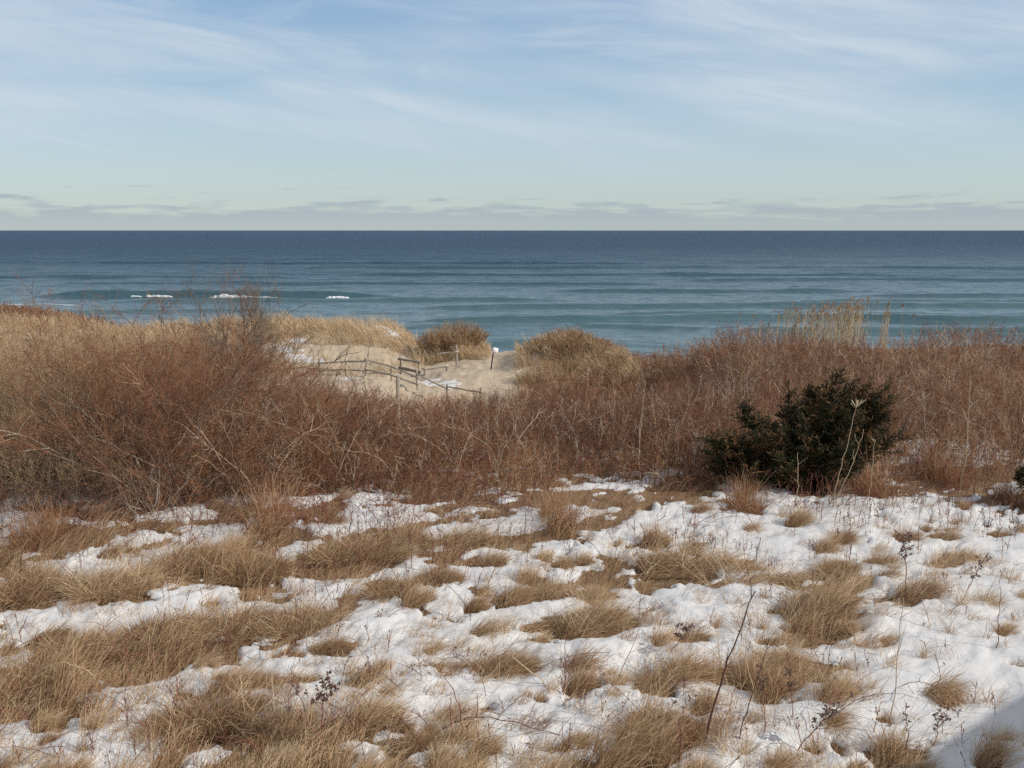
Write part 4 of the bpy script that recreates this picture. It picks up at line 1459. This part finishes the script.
def build_weeds():
    global rng
    rng = np.random.default_rng(99)
    g = 'dead stalks standing in the snow'
    poly_weed('bare_cane', 'longest dark bare cane, leaning right across the lower snow', [(700, 766), (.10, 0, .45), (.22, 0, .9), (.40, .05, 1.45)], .0105, M_DARKCANE, 'cane', g, None, 3, .5)
    poly_weed('bare_cane', 'shorter thin cane leaning right just beside the longest dark one', [(736, 762), (.06, 0, .3), (.14, 0, .62), (.24, 0, 1.0)], .0065, M_DARKCANE, 'cane', g, None, 3, .6)
    poly_weed('dry_weed', 'brown clustered seed-headed weed over the biggest bottom tussock', [(322, 766), (.0, 0, .2), (.02, 0, .38), (.10, 0, .58)], .006, M_CANE, 'weed', g, (26, .13, .020, .72), 5, .6)
    poly_weed('dry_weed', 'thin seed-headed sprig leaning left beside the clustered brown weed', [(312, 766), (-.02, 0, .25), (-.06, 0, .45), (-.15, 0, .66)], .0045, M_CANE, 'weed', g, (10, .07, .014, .75), 2, .6)
    poly_weed('dry_weed', 'dark purple-brown seed heads leaning right above the swirl tussock', [(666, 664), (.06, 0, .12), (.14, 0, .22), (.26, 0, .33)], .005, M_CANE, 'weed', g, (16, .10, .019, .6), 2, .3)
    poly_weed('dry_weed', 'slender drooping seed stalk by the dark brown combed tussock', [(764, 758), (0, 0, .25), (-.02, 0, .48), (-.05, 0, .74)], .0045, M_CANE, 'weed', g, (12, .05, .014, .62), 0, .6)
    poly_weed('dry_weed', 'knobbly seed stalk in front of the right end of the dark combed tussock', [(792, 740), (-.01, 0, .2), (-.03, 0, .38), (-.06, 0, .58)], .0045, M_CANE, 'weed', g, (14, .05, .015, .6), 0, .6)
    poly_weed('dry_weed', 'bent seedy weed lying low, right of the knobbly seed stalk', [(788, 768), (.14, 0, .18), (.30, 0, .36), (.46, 0, .48)], .006, M_CANE, 'weed', g, (20, .10, .016, .4), 3, .5)
    poly_weed('dry_weed', 'dark feathery goldenrod stalk standing at the large combed brown tussock', [(906, 612), (-.02, 0, .3), (-.05, 0, .6), (-.10, 0, .82)], .007, M_CANE, 'weed', g, (26, .13, .018, .55), 3, .5)
    poly_weed('dry_weed', 'seed-headed stalk leaning right beside the bushy tussock at right', [(960, 614), (.06, 0, .18), (.13, 0, .36), (.24, 0, .58)], .006, M_CANE, 'weed', g, (16, .10, .016, .5), 2, .5)
    poly_weed('dry_straw', 'tallest pale straw standing in the right snowfield', [(890, 742), (.01, 0, .4), (.02, 0, .8), (.04, 0, 1.25)], .006, M_STRAW, 'straw', g, None, 3, .3)
    poly_weed('dry_straw', 'thin dark straw rising near the right edge of the snowfield', [(996, 660), (0, 0, .25), (-.01, 0, .45), (-.02, 0, .75)], .0055, M_CANE, 'straw', g, None, 3, .6)
    poly_weed('dry_weed', 'short brown seed stalk in the right snowfield below the tall straw', [(906, 768), (-.01, 0, .2), (-.02, 0, .3), (-.03, 0, .48)], .006, M_CANE, 'weed', g, (5, .04, .012, .6), 1, .5)
    poly_weed('dry_weed', 'crumpled seed plant in the house shadow at the bottom edge', [(930, 764), (.03, 0, .12), (.04, 0, .22), (.07, 0, .36)], .005, M_CANE, 'weed', g, (14, .10, .015, .3), 3, .5)
    poly_weed('red_stem', 'short straight red stem, left one of three at the bottom', [(451, 768), (0, 0, .2), (0, 0, .35), (0, 0, .52)], .007, M_CANE, 'stem', g, None, 0, .6)
    poly_weed('red_stem', 'short straight red stem, right one of three at the bottom', [(478, 766), (0, 0, .2), (0, 0, .36), (0, 0, .54)], .007, M_CANE, 'stem', g, None, 0, .5)
    poly_weed('red_stem', 'forked red stem, middle one of three at the bottom', [(462, 756), (0, 0, .2), (-.01, 0, .40), (-.2, 0, .75)], .006, M_CANE, 'stem', g, None, 3, .6)
    poly_weed('bramble_cane', 'long dark red cane arching low over snow at the bottom middle', [(430, 746), (.2, 0, .16), (.55, 0, .18), (1.25, .1, .02)], .0075, M_CANE, 'cane', g, None, 1, .3)
    poly_weed('dry_straw', 'broken pale straw lying across the large dark combed tussock', [(560, 700), (-.15, 0, .10), (-.28, 0, .22), (-.46, 0, .36)], .009, M_STRAW, 'straw', g, None, 0, .4)
    poly_weed('dry_straw', 'bent white straw hooked over the tussock right of centre', [(682, 578), (0, 0, .28), (.06, 0, .42), (.5, 0, .66)], .010, M_STRAW, 'straw', g, None, 0, .95)
    poly_weed('dry_straw', 'white curved straw over the tawny tussock at lower left', [(98, 684), (-.04, 0, .12), (-.16, 0, .2), (-.34, 0, .24)], .009, M_STRAW, 'straw', g, None, 0, .95)
    poly_weed('dry_straw', 'thin upright straw beside the large dark combed tussock', [(563, 706), (.01, 0, .2), (.02, 0, .45), (.04, 0, .66)], .0055, M_CANE, 'straw', g, None, 1, .6)
    # tall pale weeds before the cedar
    gw = 'tall pale weeds in front of the cedar'
    for lab, f, pts, hd in (
        ('tallest pale weed before the cedar, topped by a spiky umbel', (826, 516), [(.10, .2, .6), (.2, .2, 1.1), (.32, .2, 1.72)], 'umbel'),
        ('pale weed crossing the tallest one before the cedar', (828, 516), [(.16, .2, .5), (.30, .2, .9), (.42, .2, 1.38)], None),
        ('short pale weed with a small cup top, right of the tallest', (866, 506), [(0, .2, .4), (0, .2, .7), (.01, .2, 1.05)], 'cup'),
        ('thin short pale weed before the left half of the cedar', (794, 514), [(-.01, .2, .4), (-.03, .2, .7), (-.04, .2, .98)], None),
        ('straight pale pole-like weed right of the cedar', (958, 494), [(0, .2, .6), (0, .2, 1.2), (-.02, .2, 2.1)], None),
        ('white bare stem standing out in the thicket left of the cedar', (640, 484), [(.02, -.4, .5), (.04, -.4, 1.0), (.12, -.4, 1.75)], None)):
        r = poly_weed('pale_weed', lab, [f] + pts, .0072, M_STRAW, 'weed', gw, None, 0 if hd else 2, .45)
        tip = np.array([pts[-1][0], -pts[-1][1], pts[-1][2]])
        if hd:
            k = 16 if hd == 'umbel' else 8
            C = Buf()
            Q = arcs(np.repeat(tip[None], k, 0), rng.random(k) * 6.28, rng.uniform(.5, 1.3, k), rng.uniform(.6, 1.2, k), (.20 if hd == 'umbel' else .08) * rng.uniform(.6, 1.1, k), 4)
            C.tubes(Q, .0055 + 0 * taper(4)[None, :], .4 + .4 * rng.random(k), 3)
            C.build('umbel', M_STRAW, r)


build_weeds()


# ------------------------------------------------------------------ uncountable small stuff in the yard
def build_small_stems():
    n = 2700
    # thin upright weeds, thickest where the snow runs up to the brush
    y = np.concatenate([rng.uniform(12.4, 18.6, 2200), 1 / (1 / 14 + rng.random(500) * (1 / 7.5 - 1 / 14))])
    x = (rng.random(n) * 1.2 - .55) * (y + .6)
    k = (fbm(x * .8, y * .8, 171, 3) > .47) | (rng.random(n) < .15)
    px, py = project(x, y, 0.)
    k &= ~((px > 880) & (py > 640) & (rng.random(n) < .7))
    x, y = x[k], y[k]
    n = len(x)
    h = (.16 + .35 * rng.random(n)) * np.interp(y, [8, 13, 17], [.8, .9, 1.3])
    base = np.stack([x, y, H0(x, y) - .02], -1)
    S = arcs(base, rng.random(n) * 6.28, np.abs(rng.normal(size=n)) * .15, np.abs(rng.normal(size=n)) * .35, h, 5, .25)
    B = Buf()
    t = np.clip(rng.beta(2, 2, n), 0, 1)
    B.tubes(S, .0042 * taper(5, 1, .5)[None, :], t, 4)
    Q, pi = branch(S, 4, .35, .98, .30, .45, .25, 3)
    B.tubes(Q, .0028 * taper(3, 1, .6)[None, :], t[pi], 3)
    sd = rng.random(len(Q)) < .5
    c = Q[sd, -1]
    bl = arcs(c, rng.random(len(c)) * 6.28, rng.random(len(c)), rng.random(len(c)) * 2, .02 + .02 * rng.random(len(c)), 3)
    B.tubes(bl, .006 * np.array([.6, 1, .3])[None, :], np.clip(t[pi][sd] - .1, 0, 1), 4)
    tag(B.build('weeds', M_CANE), kind='stuff')
    # arching bramble canes through the grass on the left and along the brush front
    n = 1420
    y = np.concatenate([1 / (1 / 17.2 + rng.random(420) * (1 / 7.6 - 1 / 17.2)), rng.uniform(13.8, 18.8, 1000)])
    x = np.where(rng.random(n) < .62, rng.uniform(-.60, -.02, n), rng.uniform(-.58, .42, n)) * (y + .6)
    base = np.stack([x, y, H0(x, y)], -1)
    L = rng.uniform(.4, 1.1, n)
    S = arcs(base, rng.random(n) * 6.28, rng.uniform(.1, .9, n), rng.uniform(.8, 2.1, n), L, 8, .15)
    S[:, 1:, 2] = np.maximum(S[:, 1:, 2], base[:, None, 2] + .05)
    kk = (snow_mask(x, y) < .35) | (rng.random(n) < .25) | (y > 14.5)
    S = S[kk]
    n = len(S)
    C = Buf()
    t = rng.beta(2, 2, n)
    C.tubes(S, .0042 * taper(8, 1, .4)[None, :], t, 4)
    Q, pi = branch(S, 3, .2, .95, .30, .5, .15, 4)
    C.tubes(Q, .0026 * taper(4, 1, .5)[None, :], t[pi], 3)
    tag(C.build('brambles', M_CANE), kind='stuff')


build_small_stems()


# ------------------------------------------------------------------ cottage beside the yard, whose eave shades the near corner of snow
def build_cottage():
    e = np.array([.772, .636])              # along the eave
    nrm = np.array([.636, -.772])           # away from the yard
    back = 1 / math.tan(SUN_EL)
    eave_h = 4.9
    hz = np.array([math.sin(SUN_AZ), math.cos(SUN_AZ)]) * eave_h * back
    p = np.array(at(978, 713)) + hz
    root = empty('cottage', (p[0], p[1], 0), math.atan2(e[1], e[0]))
    tag(root, 'shingled grey cottage with a gable roof standing beside the yard', 'house')
    # local: x along the eave, -y away from the yard
    L0, L1, W = -6.0, 7.0, 7.0

    def box(x0, x1, y0, y1, z0, z1):
        V = np.array([(x, y, z) for z in (z0, z1) for y in (y0, y1) for x in (x0, x1)], float)
        F = np.array([(0, 2, 3, 1), (4, 5, 7, 6), (0, 1, 5, 4), (2, 6, 7, 3), (0, 4, 6, 2), (1, 3, 7, 5)])
        return V, F
    V, F = box(L0, L1, -W, -.4, -.5, eave_h - .15)
    link('wall', raw_mesh('wall', V, F, mat_wood('grey_shingle_wall', (.22, .20, .17), (.34, .31, .27)), smooth=False), root)
    rh = 1.6
    V = np.array([(L0 - .3, 0, eave_h - .12), (L1 + .3, 0, eave_h - .12), (L1 + .3, -W / 2 - .2, eave_h + rh), (L0 - .3, -W / 2 - .2, eave_h + rh), (L1 + .3, -W - .4, eave_h - .12), (L0 - .3, -W - .4, eave_h - .12),
                  (L0 - .3, 0, eave_h), (L1 + .3, 0, eave_h), (L1 + .3, -W / 2 - .2, eave_h + rh + .12), (L0 - .3, -W / 2 - .2, eave_h + rh + .12), (L1 + .3, -W - .4, eave_h), (L0 - .3, -W - .4, eave_h)])
    F = np.array([(0, 3, 2, 1), (3, 5, 4, 2), (6, 7, 8, 9), (9, 8, 10, 11), (0, 1, 7, 6), (5, 11, 10, 4), (0, 6, 9, 3), (3, 9, 11, 5), (1, 2, 8, 7), (2, 4, 10, 8)])
    link('roof', raw_mesh('roof', V, F, mat_wood('roof_shingle', (.09, .085, .08), (.16, .15, .14)), smooth=False), root)


build_cottage()
